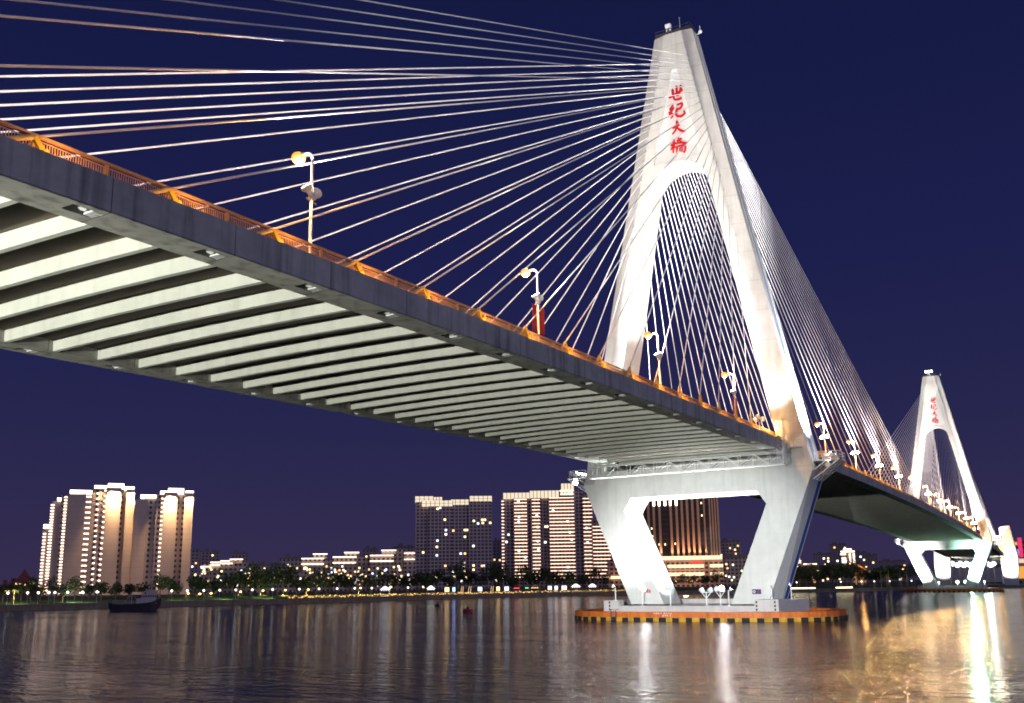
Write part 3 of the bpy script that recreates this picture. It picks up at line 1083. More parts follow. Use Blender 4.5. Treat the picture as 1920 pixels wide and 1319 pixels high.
def make_cap(label):
    t = thing('pile_cap', label, 'pile cap', (0, 0, 0), 'tower bases')
    m = MB()
    m.bb((-9, -14.1, -.6), (9, 13.6, 2.15))
    m.build('base_block', CAPC, t)
    m = MB()
    m.bb((-9, 11.05, 2.155), (-7.0, 13.6, 3.0))
    m.bb((-7.0, 13.2, 2.155), (9, 13.6, 3.0))
    m.bb((-9.005, -14.1, 2.155), (-2.0, -10.6, 3.05))
    m.bb((-2.0, -14.1, 2.155), (9, -13.7, 2.9))
    m.bb((8.6, -13.7, 2.155), (9, 13.2, 2.9))
    m.build('end_wall', CAPC, t)
    for y, x in ((12.6, -9.03), (-10.9, -9.03), (-13.6, -9.03)):
        m = MB()
        for k in range(4):
            m.bb((x - .03, y - .12, .95 + .53 * k), (x + .02, y + .12, 1.25 + .53 * k))
        m.build('hazard_mark', BLACK, t)
    return t


def make_fender(label):
    t = thing('fender', label, 'bridge fender', (0, 0, 0), 'orange fenders')
    P = supel(13.4, 21.2, 2.7, 96)
    Q = supel(11.6, 19.2, 2.7, 96)

    def ring(PP, QQ, z0, z1, mt, nm):
        m = MB()
        n = len(PP)
        V = [(x, y, z0) for x, y in PP] + [(x, y, z1) for x, y in PP] + [(x, y, z1) for x, y in QQ] + [(x, y, z0) for x, y in QQ]
        Fc = []
        for k in range(n):
            j = (k + 1) % n
            for a in range(4):
                b = (a + 1) % 4
                Fc.append((a * n + k, a * n + j, b * n + j, b * n + k))
        m.add(V, Fc)
        return m.build(nm, mt, t)
    ring(P, Q, .59, 1.38, ORANGE, 'fender_ring')
    P2 = [(x * .994, y * .996) for x, y in P]
    ring(P2, Q, -.4, .585, mat('fender_yellow', (.50, .29, .03), var=.3, scale=1.2, streak=.4), 'yellow_band')
    # rubber blocks, evenly along the outline
    L = [0]
    for a, b in zip(P, P[1:] + P[:1]):
        L.append(L[-1] + math.hypot(b[0] - a[0], b[1] - a[1]))
    nb = round(L[-1] / 2.05)
    for k in range(nb):
        s = L[-1] * k / nb
        i = max(j for j in range(len(P)) if L[j] <= s)
        a, b = P[i], P[(i + 1) % len(P)]
        u = (s - L[i]) / (L[i + 1] - L[i])
        x, y = a[0] + (b[0] - a[0]) * u, a[1] + (b[1] - a[1]) * u
        d = Vector((b[0] - a[0], b[1] - a[1], 0)).normalized()
        n_ = Vector((d.y, -d.x, 0))
        m = MB()
        m.box((x, y, .25), (1.0 + .12 * math.sin(k * 7.3), .26, .60 + .05 * math.sin(k * 3.1)), Matrix((d, n_, Vector((0, 0, 1)))).transposed())
        m.build('rubber_block', RUBBER, t)
    m = MB()
    for y in (9.6, 10.4):
        m.bar((-13.35, y, .1), (-13.35, y, 1.75), .09)
        m.bar((-13.35, y, 1.75), (-12.4, y, 1.75), .07)
    for k in range(4):
        m.bar((-13.35, 9.6, .3 + .35 * k), (-13.35, 10.4, .3 + .35 * k), .05)
    m.build('ladder', DARKST, t)
    # two short lines of small worn white characters
    m = MB()
    rr = random.Random(5)
    for row, (n, y0, z) in enumerate(((8, 3.35, 1.17), (4, 1.9, .86))):
        for k in range(n):
            y = y0 - k * .36 - (.2 if row == 0 and k > 3 else 0)
            for s in range(3):
                zz = z - .08 + .08 * s
                if rr.random() < .8:
                    m.bb((-13.44, y - .11 + .04 * rr.random(), zz - .014), (-13.37, y + .11 - .05 * rr.random(), zz + .014))
            for s in (-.07, .07):
                if rr.random() < .75:
                    m.bb((-13.443, y + s - .014, z - .09), (-13.37, y + s + .014, z + .09))
    m.build('white_lettering', STEELW, t)
    return t


cap1 = make_cap('grey concrete pile cap that carries the legs of the big tower')
fen1 = make_fender('orange ring fender with yellow and black blocks round the foot of the big tower')
tr = {}
for c in bpy.data.objects:
    if c.parent is not None:
        tr.setdefault(c.parent.name, []).append(c)
cap2 = copy_tree(cap1, (SPAN, 0, 0), 'concrete pile cap under the far tower beside the bank', tree=tr)
fen2 = copy_tree(fen1, (SPAN, 0, 0), 'orange fender at the foot of the far tower', tree=tr)
UPW = (1.0, .985, .95)
AQ = (.80, 1.0, .97)
GB = 'flood lamp stands on the pile cap'
s1 = flood_stand(-8.2, 11.9, 2.99, 2.0, [(0, .35, .25, .4, -.5, .7)], 'lamp stand on the raised left end of the pile cap', GB, .26)
s2 = flood_stand(-8.3, 7.3, 2.15, 2.3, [(0, .25, .3, .5, .1, .8), (-.1, -.3, .25, -.95, -.3, .1)], 'lamp stand glaring in front of the left foot of the tower', GB, .36, glare=1)
s3 = flood_stand(-6.6, 3.3, 2.15, 2.4, [(0, .4, .2, .4, .6, .7), (0, -.3, .3, .5, .5, .7)], 'lamp stand beside the inner face of the left foot', GB, .34)
s4 = flood_stand(-6.8, -2.6, 2.15, 2.0, [(0, .7, .35, .2, .7, .8), (0, -.7, .35, .2, .7, .8)], 'twin-dish lamp stand in the middle of the pile cap', GB, .38, twin=True)
s5 = flood_stand(-6.2, -4.6, 2.15, 2.2, [(0, .5, .3, .2, .8, .7), (-.1, -.3, .35, -.95, -.35, .1)], 'dazzling lamp stand beside the inner edge of the right foot', GB, .40, twin=True, glare=1)
s6 = flood_stand(-8.4, -6.6, 2.15, 2.3, [(0, -.35, .1, .2, -.5, .8)], 'thin lamp stand in front of the right foot of the tower', GB, .22)
s7 = flood_stand(-6.0, -12.4, 3.05, 1.7, [(0, .2, .15, .5, .4, .8)], 'lamp stand on the raised right end of the pile cap', GB, .2)
s8 = flood_stand(2.0, -13.2, 2.9, 2.0, [(0, .1, .15, .2, .5, .8)], 'lamp stand at the far right corner of the pile cap', GB, .2)
light('foot_flood', 'SPOT', (-8.6, 7.5, 4.9), 15000, UPW, s2, aim=(-3.9, 12.3, 11), angle=95, blend=.8, size=.35)
light('inner_flood', 'SPOT', (-2.0, -4.8, 4.8), 60000, AQ, s5, aim=(0, 9.3, 13), angle=75, blend=.6, size=.4)
light('beam_flood', 'SPOT', (-1.0, -2.6, 4.6), 26000, UPW, s4, aim=(0, -1, 19.5), angle=105, blend=.7, size=.4)
light('beam_flood', 'SPOT', (-1.0, 3.0, 4.6), 16000, UPW, s3, aim=(0, 3, 19.5), angle=105, blend=.7, size=.4)
# notice boards on the feet
for (y, z, wd, hh, c, lab) in ((-9.55, 4.15, 1.35, .72, (.055, .02, .09), 'dark purple notice board with a white ring on the right foot'), (7.95, 4.35, .7, .75, (.55, .45, .5), 'small pale and red notice board on the left foot')):
    x = -DK - .02
    t = thing('notice_board', lab, 'sign', (x, y, z))
    mm = mat('board_paint_' + ('purple' if y < 0 else 'pale'), c, var=.05)
    m = MB()
    m.bb((x - .06, y - wd / 2, z - hh / 2), (x, y + wd / 2, z + hh / 2))
    m.build('panel', mm, t)
    m = MB()
    if y < 0:
        n = 20
        for k in range(n):
            a, b = 2 * math.pi * k / n, 2 * math.pi * (k + 1) / n
            cy = y + .38
            m.bar((x - .07, cy + .16 * math.cos(a), z + .16 * math.sin(a)), (x - .07, cy + .16 * math.cos(b), z + .16 * math.sin(b)), .09, .03, up=(1, 0, 0))
        m.build('white_ring', STEELW, t)
        m = MB()
        for k in range(3):
            m.bb((x - .075, y - .55, z - .17 + .16 * k), (x - .06, y + .02, z - .12 + .16 * k))
        m.build('text_line', mat('mauve_print', (.25, .10, .28), var=0), t)
    else:
        for yy in (-.18, .16):
            m.bb((x - .075, y + yy - .1, z - .28), (x - .06, y + yy + .1, z + .2))
        m.build('red_print', REDB, t)

# end piers beyond the far tower: two tall six-sided slabs
PX = 474
for y, lab in ((18.0, 'tall white six-sided pier slab seen between the legs of the far tower'), (-17.6, 'tall white six-sided pier slab standing right of the far tower')):
    m = MB()
    prof2 = [(y - 3.0, 2), (y + 3.9, 2), (y + 4.8, 13.5), (y + 3.7, 35.1), (y - 1.6, 35.9), (y - 4.3, 17.5)]
    m.prism([prof2], lambda z: PX, lambda z: PX + 6.5)
    o = m.solo('pier_slab', CONC_LOW, lab, 'bridge pier', (PX, y, 2), 'end pier slabs')
    WL[o.name] = Vector((PX, y, 2))
    light('pier_flood', 'SPOT', (PX - 11, y, 3.5), 52000, UPW, o, aim=(PX, y, 16), angle=80, blend=.8, size=.4)

# ------------------------------------------------------------------ water and far bank
def water_mat():
    m = bpy.data.materials.new('river_water')
    m.use_nodes = True
    t = m.node_tree
    b = t.nodes['Principled BSDF']
    b.inputs['Base Color'].default_value = (0.006, 0.010, 0.018, 1)
    b.inputs['Roughness'].default_value = 0.10
    b.inputs['IOR'].default_value = 1.36
    b.inputs['Specular IOR Level'].default_value = 0.5
    tcn = t.nodes.new('ShaderNodeTexCoord')
    prev = None
    pm = t.nodes.new('ShaderNodeMapping')                   # wind patches: calmer and rougher water
    pm.inputs['Rotation'].default_value = (0, 0, CYAW)
    pm.inputs['Scale'].default_value = (0.05, 0.018, 1)
    t.links.new(tcn.outputs['Object'], pm.inputs['Vector'])
    pn = t.nodes.new('ShaderNodeTexNoise')
    pn.inputs['Scale'].default_value = 1.0
    pn.inputs['Detail'].default_value = 3
    t.links.new(pm.outputs[0], pn.inputs['Vector'])
    patch = t.nodes.new('ShaderNodeMapRange')
    patch.inputs['From Min'].default_value = 0.35
    patch.inputs['From Max'].default_value = 0.65
    patch.inputs['To Min'].default_value = 0.5
    patch.inputs['To Max'].default_value = 1.3
    t.links.new(pn.outputs['Fac'], patch.inputs['Value'])
    for sc_, rot, det, strg, dist in ((0.16, 0.5, 3, 0.6, 0.22), (0.62, -0.35, 4, 0.8, 0.34), (1.9, 0.9, 3, 0.8, 0.14)):
        mp = t.nodes.new('ShaderNodeMapping')
        mp.inputs['Rotation'].default_value = (0, 0, CYAW + rot * 0.4)
        mp.inputs['Scale'].default_value = (sc_ * 1.5, sc_ * 0.75, sc_)
        t.links.new(tcn.outputs['Object'], mp.inputs['Vector'])
        nz = t.nodes.new('ShaderNodeTexNoise')
        nz.inputs['Scale'].default_value = 1.0
        nz.inputs['Detail'].default_value = det
        nz.inputs['Roughness'].default_value = 0.55
        nz.inputs['Distortion'].default_value = 0.4
        t.links.new(mp.outputs[0], nz.inputs['Vector'])
        bp = t.nodes.new('ShaderNodeBump')
        bp.inputs['Strength'].default_value = strg
        bp.inputs['Distance'].default_value = dist
        bp.inputs['Strength'].default_value = strg
        mu = t.nodes.new('ShaderNodeMath')
        mu.operation = 'MULTIPLY'
        t.links.new(nz.outputs['Fac'], mu.inputs[0])
        t.links.new(patch.outputs[0], mu.inputs[1])
        t.links.new(mu.outputs[0], bp.inputs['Height'])
        if prev:
            t.links.new(prev, bp.inputs['Normal'])
        prev = bp.outputs[0]
    t.links.new(prev, b.inputs['Normal'])
    return m


m = MB()
m.add([(-3000, -5000, 0), (6500, -5000, 0), (6500, 5000, 0), (-3000, 5000, 0)], [(0, 1, 2, 3)])
o = m.build('river_water', water_mat())
tag(o, 'dark rippled river water', 'water', kind='structure')

SHORE = [(-700, 520), (-420, 360), (-150, 262), (14, 214), (52, 208), (90, 196), (125, 182), (165, 181), (210, 178), (250, 160), (290, 132), (325, 100), (350, 66), (392, 40), (450, 20), (620, -14), (900, -75), (1500, -190), (2600, -420)]
LAWN = mat('lawn', (0.05, 0.09, 0.025), rough=0.95, var=0.35, scale=0.25)
EARTH = mat('bank_ground', (0.06, 0.06, 0.05), rough=0.95, var=0.3, scale=0.1)
QUAY = mat('quay_stone', (0.17, 0.15, 0.13), rough=0.9, var=0.2, scale=0.4, streak=0.3)
PAVE = mat('promenade_paving', (0.26, 0.22, 0.17), rough=0.9, var=0.15, scale=0.4)


def off_line(pts, d):
    o = []
    for i, p in enumerate(pts):
        a, b = Vector(pts[max(0, i - 1)]), Vector(pts[min(len(pts) - 1, i + 1)])
        t = (b - a).normalized()
        o.append(Vector(p) + Vector((-t.y, t.x)) * d)
    return o


S0 = [Vector(p) for p in SHORE]
S1, S2, S3 = off_line(SHORE, 0.8), off_line(SHORE, 7.0), off_line(SHORE, 22)
m = MB()
n = len(S0)
V = [(p.x, p.y, -1) for p in S0] + [(p.x, p.y, 1.75) for p in S0] + [(p.x, p.y, 1.75) for p in S1]
m.add(V, [f for i in range(n - 1) for f in ((i, i + 1, n + i + 1, n + i), (n + i, n + i + 1, 2 * n + i + 1, 2 * n + i))])
o = m.build('quay_wall', QUAY)
tag(o, 'low stone quay wall along the far bank', 'quay', kind='structure')
m = MB()
V = [(p.x, p.y, 1.75) for p in S1] + [(p.x, p.y, 1.76) for p in S2]
m.add(V, [(i, i + 1, n + i + 1, n + i) for i in range(n - 1)])
o = m.build('promenade', PAVE)
tag(o, 'paved promenade along the far bank', 'promenade', kind='structure')
m = MB()
V = [(p.x, p.y, 1.76) for p in S2] + [(p.x, p.y, 2.9) for p in S3]
m.add(V, [(i, i + 1, n + i + 1, n + i) for i in range(n - 1)])
o = m.build('lawn', LAWN)
tag(o, 'sloping green lawn behind the promenade', 'lawn', kind='structure')
m = MB()
V = [(p.x, p.y, 2.9) for p in S3] + [(-1500, 6000, 3), (6000, 6000, 3), (6000, -420, 3)]
fs = [(i, i + 1, n) for i in range(0, 9)] + [(i, i + 1, n + 1) for i in range(9, 17)] + [(9, n + 1, n), (17, n + 2, n + 1), (17, 18, n + 2)]
m.add(V, fs)
o = m.build('far_ground', EARTH)
tag(o, 'dark ground of the far bank', 'ground', kind='structure')
m = MB()
m.bb((-520, -140, -1), (-152.5, 120, 3.2))
o = m.build('near_bank', QUAY)
tag(o, 'near bank on which the camera stands', 'ground', kind='structure')


def shore_at(px, back=0.0):
    """point on the far bank seen at picture column px, `back` metres behind the quay edge"""
    r = ray(px, 1110)
    d = Vector((r.x, r.y)).normalized()
    c = Vector((CAM.x, CAM.y))
    best = None
    P = off_line(SHORE, back) if back else S0
    for a, b in zip(P[:-1], P[1:]):
        e = b - a
        den = d.x * e.y - d.y * e.x
        if abs(den) < 1e-9:
            continue
        w_ = a - c
        t = (w_.x * e.y - w_.y * e.x) / den
        u = (w_.x * d.y - w_.y * d.x) / den
        if t > 0 and -0.001 <= u <= 1.001 and (best is None or t < best):
            best = t
    p = c + d * best
    return Vector((p.x, p.y, 1.76 if back < 7 else (1.76 + min(1, (back - 7) / 15) * 1.14)))


# promenade lamps, in the picture from left to right
pl = thing('promenade_lamp', '', 'street lamp', (0, 0, 0), 'globe lamps along the promenade')
m = MB()
m.tube([(0, 0, 0), (0, 0, .3), (0, 0, .32), (0, 0, 3.0)], [.14, .14, .06, .05], 6)
m.build('pole', STEELG, pl)
m = MB()
m.ball((0, 0, 3.3), .36, 8, 6)
m.build('globe', glow('globe_glow', (1.0, .95, .80), 3.5), pl)
tr = {pl.name: kids(pl)}
cols = [15, 52, 72, 92, 103, 127, 155, 182, 322, 351, 382, 412, 442, 473, 511, 561, 598, 632, 665, 697, 731, 765]
rcols = [1495, 1578, 1617, 1641, 1670, 1711]
for i, cx in enumerate(cols + rcols):
    p = shore_at(cx, 5.0)
    if i < len(cols):
        lab = 'white globe lamp on the promenade, %s from the left end' % nth(i + 1)
    else:
        lab = 'white globe lamp on the bank between the towers, %s from the left' % nth(i - len(cols) + 1)
    if i == 0:
        pl.location = p
        pl['label'] = lab
    else:
        copy_tree(pl, p, lab, tree=tr)
# taller orange street lamps in the trees behind
ol = thing('avenue_lamp', '', 'street lamp', (0, 0, 0), 'orange lamps among the far trees')
m = MB()
m.tube([(0, 0, 0), (0, 0, 8.2)], [.12, .07], 6)
m.bar((0, 0, 8.2), (0, -1.0, 8.4), .08)
m.build('pole', STEELG, ol)
m = MB()
m.ball((0, -1.1, 8.35), .42, 8, 6, .7)
m.build('lens', glow('avenue_lens', (1.0, .60, .22), 6), ol)
light('avenue_light', 'SPOT', (0, -1.1, 7.8), 3500, (1, .55, .2), ol, aim=(0, -.6, 0), angle=125, blend=.6, size=.3)
tr = {ol.name: kids(ol)}
oc = [(349, 1113, 30), (371, 1114, 30), (392, 1113, 32), (447, 1110, 26), (489, 1108, 24), (531, 1107, 20), (574, 1106, 20), (672, 1103, 18), (729, 1101, 16), (1548, 1058, 60), (1625, 1063, 60)]
for i, (cx, cy, back) in enumerate(oc):
    p = shore_at(cx, back)
    D = (p - CAM).dot(_f)
    z = at_depth(cx, cy, D).z - 8.35
    lab = 'orange street lamp among the far trees, %s from the left' % nth(i + 1)
    q = Vector((p.x, p.y, z))
    if i == 0:
        ol.location = q
        ol['label'] = lab
    else:
        copy_tree(ol, q, lab, tree=tr)
# soft pools of light on the lawn and trees come from the promenade lamps
for k, (cx, pw, c) in enumerate(((30, 2500, (1, .9, .5)), (140, 3500, (1, .95, .7)), (335, 2500, (.85, 1, .5)), (420, 2500, (.85, 1, .5)), (500, 2500, (.85, 1, .5)), (610, 2200, (1, .9, .5)), (700, 2200, (1, .8, .4)))):
    p, q = shore_at(cx, 6.0), shore_at(cx, 17)
    light('lawn_light', 'SPOT', (p.x, p.y, 5.0), pw * 1.3, c, aim=(q.x, q.y, 2), angle=125, blend=.6, size=.3)

# lit promenade railing in front of the stalls
cols = [540 + 12 * k for k in range(57)]
pts = [shore_at(c, 1.5) for c in cols]
G_GOLD = glow('gold_string_light', (1.0, .58, .13), 2.6)
m = MB()
t = thing('promenade_railing', 'low railing hung with golden string lights along the quay', 'railing', pts[0])
for a, b in zip(pts[:-1], pts[1:]):
    m.bar((a.x, a.y, a.z + 1.0), (b.x, b.y, b.z + 1.0), .08)
    m.bar((a.x, a.y, a.z + .1), (a.x, a.y, a.z + 1.0), .10)
m.build('rail', STEELG, t)
m = MB()
for a, b in zip(pts[:-1], pts[1:]):
    for k in range(7):
        c = a.lerp(b, (k + random.random() * .5) / 7)
        m.ball((c.x, c.y, c.z + .3 + .7 * random.random()), random.choice((.08, .12, .2)), 5, 4)
o = m.build('string_light', G_GOLD, t)
o['kind'] = 'stuff'

# ------------------------------------------------------------------ market stalls on the promenade
GL = {n_: glow('stall_' + n_, c, s) for n_, c, s in (('white', (1, .96, .95), 2.2), ('warm', (1, .66, .28), 3), ('blue', (.25, .4, 1), 4), ('red', (1, .08, .12), 3), ('green', (.2, .9, .5), 2), ('cool', (.75, .85, 1), 2))}
CLOTH = mat('stall_cloth', (0.35, 0.30, 0.26), rough=0.9, var=0.2)
stalls = [(808, 14, 'white', 'tent', 'white-roofed lit stall at the left end of the market row'), (838, 8, 'warm', 'sign', 'orange lit stall beside the white-roofed stall'), (851, 5, 'blue', 'sign', 'stall with a tall blue light panel'), (866, 5, 'warm', 'flag', 'two glowing yellow flag panels right of the blue stall'),
          (880, 6, 'warm', 'flag', 'slanted yellow light panels in front of the dark trees'), (900, 8, 'cool', 'sign', 'small stall with a pale blue counter light'), (922, 6, 'warm', 'flag', 'tall narrow yellow light panel in the middle of the market'), (934, 6, 'warm', 'sign', 'stall with one white-yellow upright lamp panel'), (950, 8, 'cool', 'sign', 'white lit stall left of the red stall'),
          (969, 10, 'red', 'tent', 'red glowing stall in the market row'), (988, 6, 'green', 'tent', 'green peaked tent beside the red stall'), (1003, 14, 'warm', 'tent', 'wide warm-lit tent right of the green one'), (1031, 7, 'cool', 'sign', 'pair of square cold white panels'), (1043, 6, 'cool', 'sign', 'brighter cold white panel with blue edge'),
          (1058, 9, 'white', 'sign', 'white panel stall right of the cold panels'), (1080, 16, 'white', 'tent', 'long brilliant white stall under the striped tower'), (1111, 14, 'white', 'tent', 'brilliant white stall next to the tower foot'), (722, 17, 'cool', 'tent', 'flat bright white pavilion standing alone left of the dark tower')]
for cx, wpx, cn, kind, lab in stalls:
    p = shore_at(cx, 6.2)
    D = (p - CAM).dot(_f)
    wd = wpx * D / CFOC
    r = ray(cx, 1110)
    rz = math.atan2(r.y, r.x) - math.pi / 2
    t = thing('market_stall', lab, 'market stall', p, 'market stalls on the promenade', rz, local=True)
    hh = 2.6
    m = MB()
    for x in (-wd / 2, wd / 2):
        for y in (0, 2.4):
            m.bar((x, y, 0), (x, y, hh), .12)
    m.bb((-wd / 2, 0, 0), (wd / 2, .5, .9))
    m.build('frame', CLOTH, t)
    m = MB()
    if kind == 'tent':
        m.add([(-wd / 2 - .3, -.3, hh), (wd / 2 + .3, -.3, hh), (wd / 2 + .3, 2.7, hh), (-wd / 2 - .3, 2.7, hh), (-wd * .12, 1.2, hh + 1.3), (wd * .12, 1.2, hh + 1.3)], [(0, 1, 5, 4), (1, 2, 5), (2, 3, 4, 5), (3, 0, 4), (0, 3, 2, 1)])
        m.build('canopy', GL[cn] if cn in ('white', 'cool') else mat('canopy_' + cn, {'red': (.4, .02, .03), 'green': (.05, .3, .18), 'warm': (.6, .42, .25)}[cn]), t)
        m = MB()
        for k in range(4):
            x = -wd / 2 + wd * (k + .5) / 4
            m.ball((x, -.1, hh - .25), .22, 6, 5)
        m.build('hanging_lights', GL[cn], t)
    elif kind == 'sign':
        m.bb((-wd / 2, -.1, 1.3), (wd / 2, .1, hh + .5))
        m.build('light_panel', GL[cn], t)
    else:
        for s in (-1, 1):
            m.bar((s * wd * .3, 0, .2), (s * wd * .3 + .3, 0, 3.4), .45, .08)
        m.build('light_panel', GL[cn], t)

# ------------------------------------------------------------------ trees
LEAF = [mat('leaf_%d' % i, c, rough=0.8, var=0.3, scale=1.5) for i, c in enumerate(((0.035, 0.055, 0.02), (0.045, 0.07, 0.025), (0.03, 0.045, 0.022)))]
BARK = mat('bark', (0.12, 0.09, 0.06), rough=0.95, var=0.25, scale=4)
PALMB = mat('palm_bark', (0.28, 0.22, 0.14), rough=0.95, var=0.2, scale=4)
PALML = mat('palm_leaf', (0.08, 0.11, 0.03), rough=0.7, var=0.25)


def tree_meshes(seed, hgt, spread):
    r = random.Random(seed)
    tr_ = MB()
    tr_.tube([(0, 0, 0), (.1, .05, hgt * .25), (0, .1, hgt * .5), (.1, 0, hgt * .75)], [.28, .22, .16, .06], 7)
    blobs = []
    for k in range(9):
        a = 2 * math.pi * k / 9 + r.random()
        rad = spread * (.25 + .45 * r.random())
        z = hgt * (.45 + .42 * r.random())
        e = Vector((rad * math.cos(a), rad * math.sin(a), z))
        tr_.tube([(0, 0, hgt * (.28 + .03 * k)), e * .6 + Vector((0, 0, z * .35)), e], [.11, .07, .03], 5)
        blobs.append((e, spread * (.28 + .2 * r.random())))
    blobs.append((Vector((0, 0, hgt * .85)), spread * .4))
    lf = MB()
    for k in range(520):
        c, rr = blobs[r.randrange(len(blobs))]
        d = Vector((r.gauss(0, 1), r.gauss(0, 1), r.gauss(0, .8))).normalized() * rr * (.35 + .75 * r.random() ** .5)
        q = c + d
        s = .28 + .32 * r.random()
        a = Vector((r.gauss(0, 1), r.gauss(0, 1), r.gauss(0, 1))).normalized()
        b = a.orthogonal().normalized()
        lf.add([q - a * s, q + b * s * .55, q + a * s, q - b * s * .55], [(0, 1, 2, 3)])
    return tr_, lf


tree_src = []
for i, (h_, s_) in enumerate(((8.5, 4.2), (10.5, 4.8), (7.0, 4.0))):
    a, b = tree_meshes(40 + i, h_, s_)
    tree_src.append((mesh_of(a, 'trunk', BARK), mesh_of(b, 'crown', LEAF[i])))


def plant(src, name, label, cat, p, sc_, rz, group, names=('trunk', 'crown')):
    t = thing(name, label, cat, p, group, rz, local=True)
    t.scale = (sc_, sc_, sc_)
    for me, nm in zip(src, names):
        o = bpy.data.objects.new(nm, me)
        COL.objects.link(o)
        o.parent = t
    return t


rt = random.Random(3)
rows = [('left part of the far bank', [6, 22, 40, 58, 76, 96, 118, 140, 166, 190, 218, 244, 268, 300, 316, 330], (12, 24), (.55, .8)),
        ('lamp-lit middle of the far bank', [368, 384, 402, 420, 438, 454, 470, 486, 502, 520, 538, 556, 574, 592, 612, 632, 652, 672, 694, 716, 738, 760, 782], (16, 30), (.8, 1.15)),
        ('foot of the dark and striped towers', [800, 820, 842, 862, 882, 902, 922, 942, 962, 982, 1002, 1024, 1046, 1070, 1092, 1114, 1136], (12, 26), (.9, 1.35)),
        ('bank seen through the tower legs', [1262, 1282, 1300, 1322, 1344], (18, 30), (.7, .9)),
        ('dark park right of the big tower', [1486, 1500, 1512, 1524, 1536, 1550, 1562, 1574, 1586, 1598, 1610, 1622, 1634, 1646, 1658, 1672, 1686, 1700, 1716], (24, 40), (1.05, 1.5))]
for nm, cols, bk, sr in rows:
    for i, cx in enumerate(cols):
        k = rt.randrange(3)
        p = shore_at(cx, rt.uniform(*bk))
        plant(tree_src[k], 'tree', 'dark leafy tree at the %s, %s from the left' % (nm, nth(i + 1)), 'tree', p, rt.uniform(*sr), rt.uniform(0, 6.28), 'trees at the ' + nm)


def palm_meshes(seed, hgt):
    r = random.Random(seed)
    a = MB()
    a.tube([(0, 0, 0), (.1, 0, hgt * .4), (.25, .1, hgt)], [.26, .18, .14], 7)
    b = MB()
    top = Vector((.25, .1, hgt))
    for k in range(15):
        an = 2 * math.pi * k / 15 + r.random() * .3
        d = Vector((math.cos(an), math.sin(an), 0))
        up = .25 + .9 * r.random()
        L = 2.6
        prev = top
        for s in range(1, 7):
            u = s / 6
            q = top + d * L * u + Vector((0, 0, up * 1.5 * u - (1.9 + .6 * up) * u * u))
            side = Vector((-d.y, d.x, 0)) * (.36 * math.sin(math.pi * min(.95, u * .9 + .1)))
            drop = Vector((0, 0, -.18))
            b.add([prev, prev + side + drop, q + side + drop, q, q - side + drop, prev - side + drop], [(0, 1, 2, 3), (0, 3, 4, 5)])
            prev = q
    return a, b


palm_src = []
for i, h_ in enumerate((6.2, 7.6)):
    a, b = palm_meshes(70 + i, h_)
    palm_src.append((mesh_of(a, 'trunk', PALMB), mesh_of(b, 'crown', PALML)))
pcols = [(6, 9, .55), (27, 9, .55), (1501, 9, .62), (1513, 9, .6), (1528, 9, .62), (1571, 9, .6), (1598, 9, .6), (1654, 8, 1.35), (1664, 11, 1.1), (1668, 8, 1.4), (1687, 10, 1.2), (1691, 8, 1.55), (1703, 9, 1.5), (1716, 9, 1.1), (1757, 30, 1.6), (1884, 20, 1.7), (1897, 26, 1.5)]
for i, (cx, bk, s_) in enumerate(pcols):
    p = shore_at(cx, bk)
    if i < 2:
        lab = 'small uplit palm at the left edge of the far bank, %s from the left' % nth(i + 1)
    elif i < 7:
        lab = 'small golden uplit palm right of the big tower, %s from the left' % nth(i - 1)
    elif i < 14:
        lab = 'tall golden uplit palm left of the far tower, %s from the left' % nth(i - 6)
    else:
        lab = 'dark palm silhouetted against a bright pier slab, %s from the left' % nth(i - 13)
    t = plant(palm_src[i % 2], 'palm_tree', lab, 'palm tree', p, s_, i * 1.3, 'palms on the far bank')
    if i < 14 and i % 2 == 0 or i in (9, 11):
        WL[t.name] = Vector((0, 0, 0))
        light('palm_uplight', 'SPOT', (0.9, -1.6, .2), 260 * s_ * s_ * (2.2 if i > 6 else 1), (1, .75, .25), t, aim=(.2, .1, 6), angle=75, blend=.8, size=.15)
# long lit planters at the water's edge right of the big tower
for k, (x0, x1, y_) in enumerate(((1484, 1500, 1104), (1496, 1516, 1106), (1519, 1528, 1104), (1569, 1598, 1104))):
    a, b = shore_at(x0, 2.5), shore_at(x1, 2.5)
    m = MB()
    m.bar((a.x, a.y, a.z + .35), (b.x, b.y, b.z + .35), .9, .5)
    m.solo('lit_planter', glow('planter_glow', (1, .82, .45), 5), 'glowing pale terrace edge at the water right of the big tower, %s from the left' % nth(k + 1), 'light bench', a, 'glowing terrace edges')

# ------------------------------------------------------------------ buildings of the far bank
GZ = 2.6
W_WARM = glow('window_warm', (1.0, .72, .32), 3.0)
W_WHITE = glow('window_white', (1.0, .95, .88), 3.2)
W_COOL = glow('window_cool', (.75, .85, 1.0), 2.4)
W_ORNG = glow('window_orange', (1.0, .5, .18), 2.6)
STRIP = glow('balcony_strip', (1.0, .70, .52), 3.6)
STRIPW = glow('eaves_strip', (1.0, .78, .60), 3)
CROWN = glow('crown_glass', (1.0, .83, .60), 1.0)
CROWN2 = glow('crown_white', (1.0, .86, .68), 5)


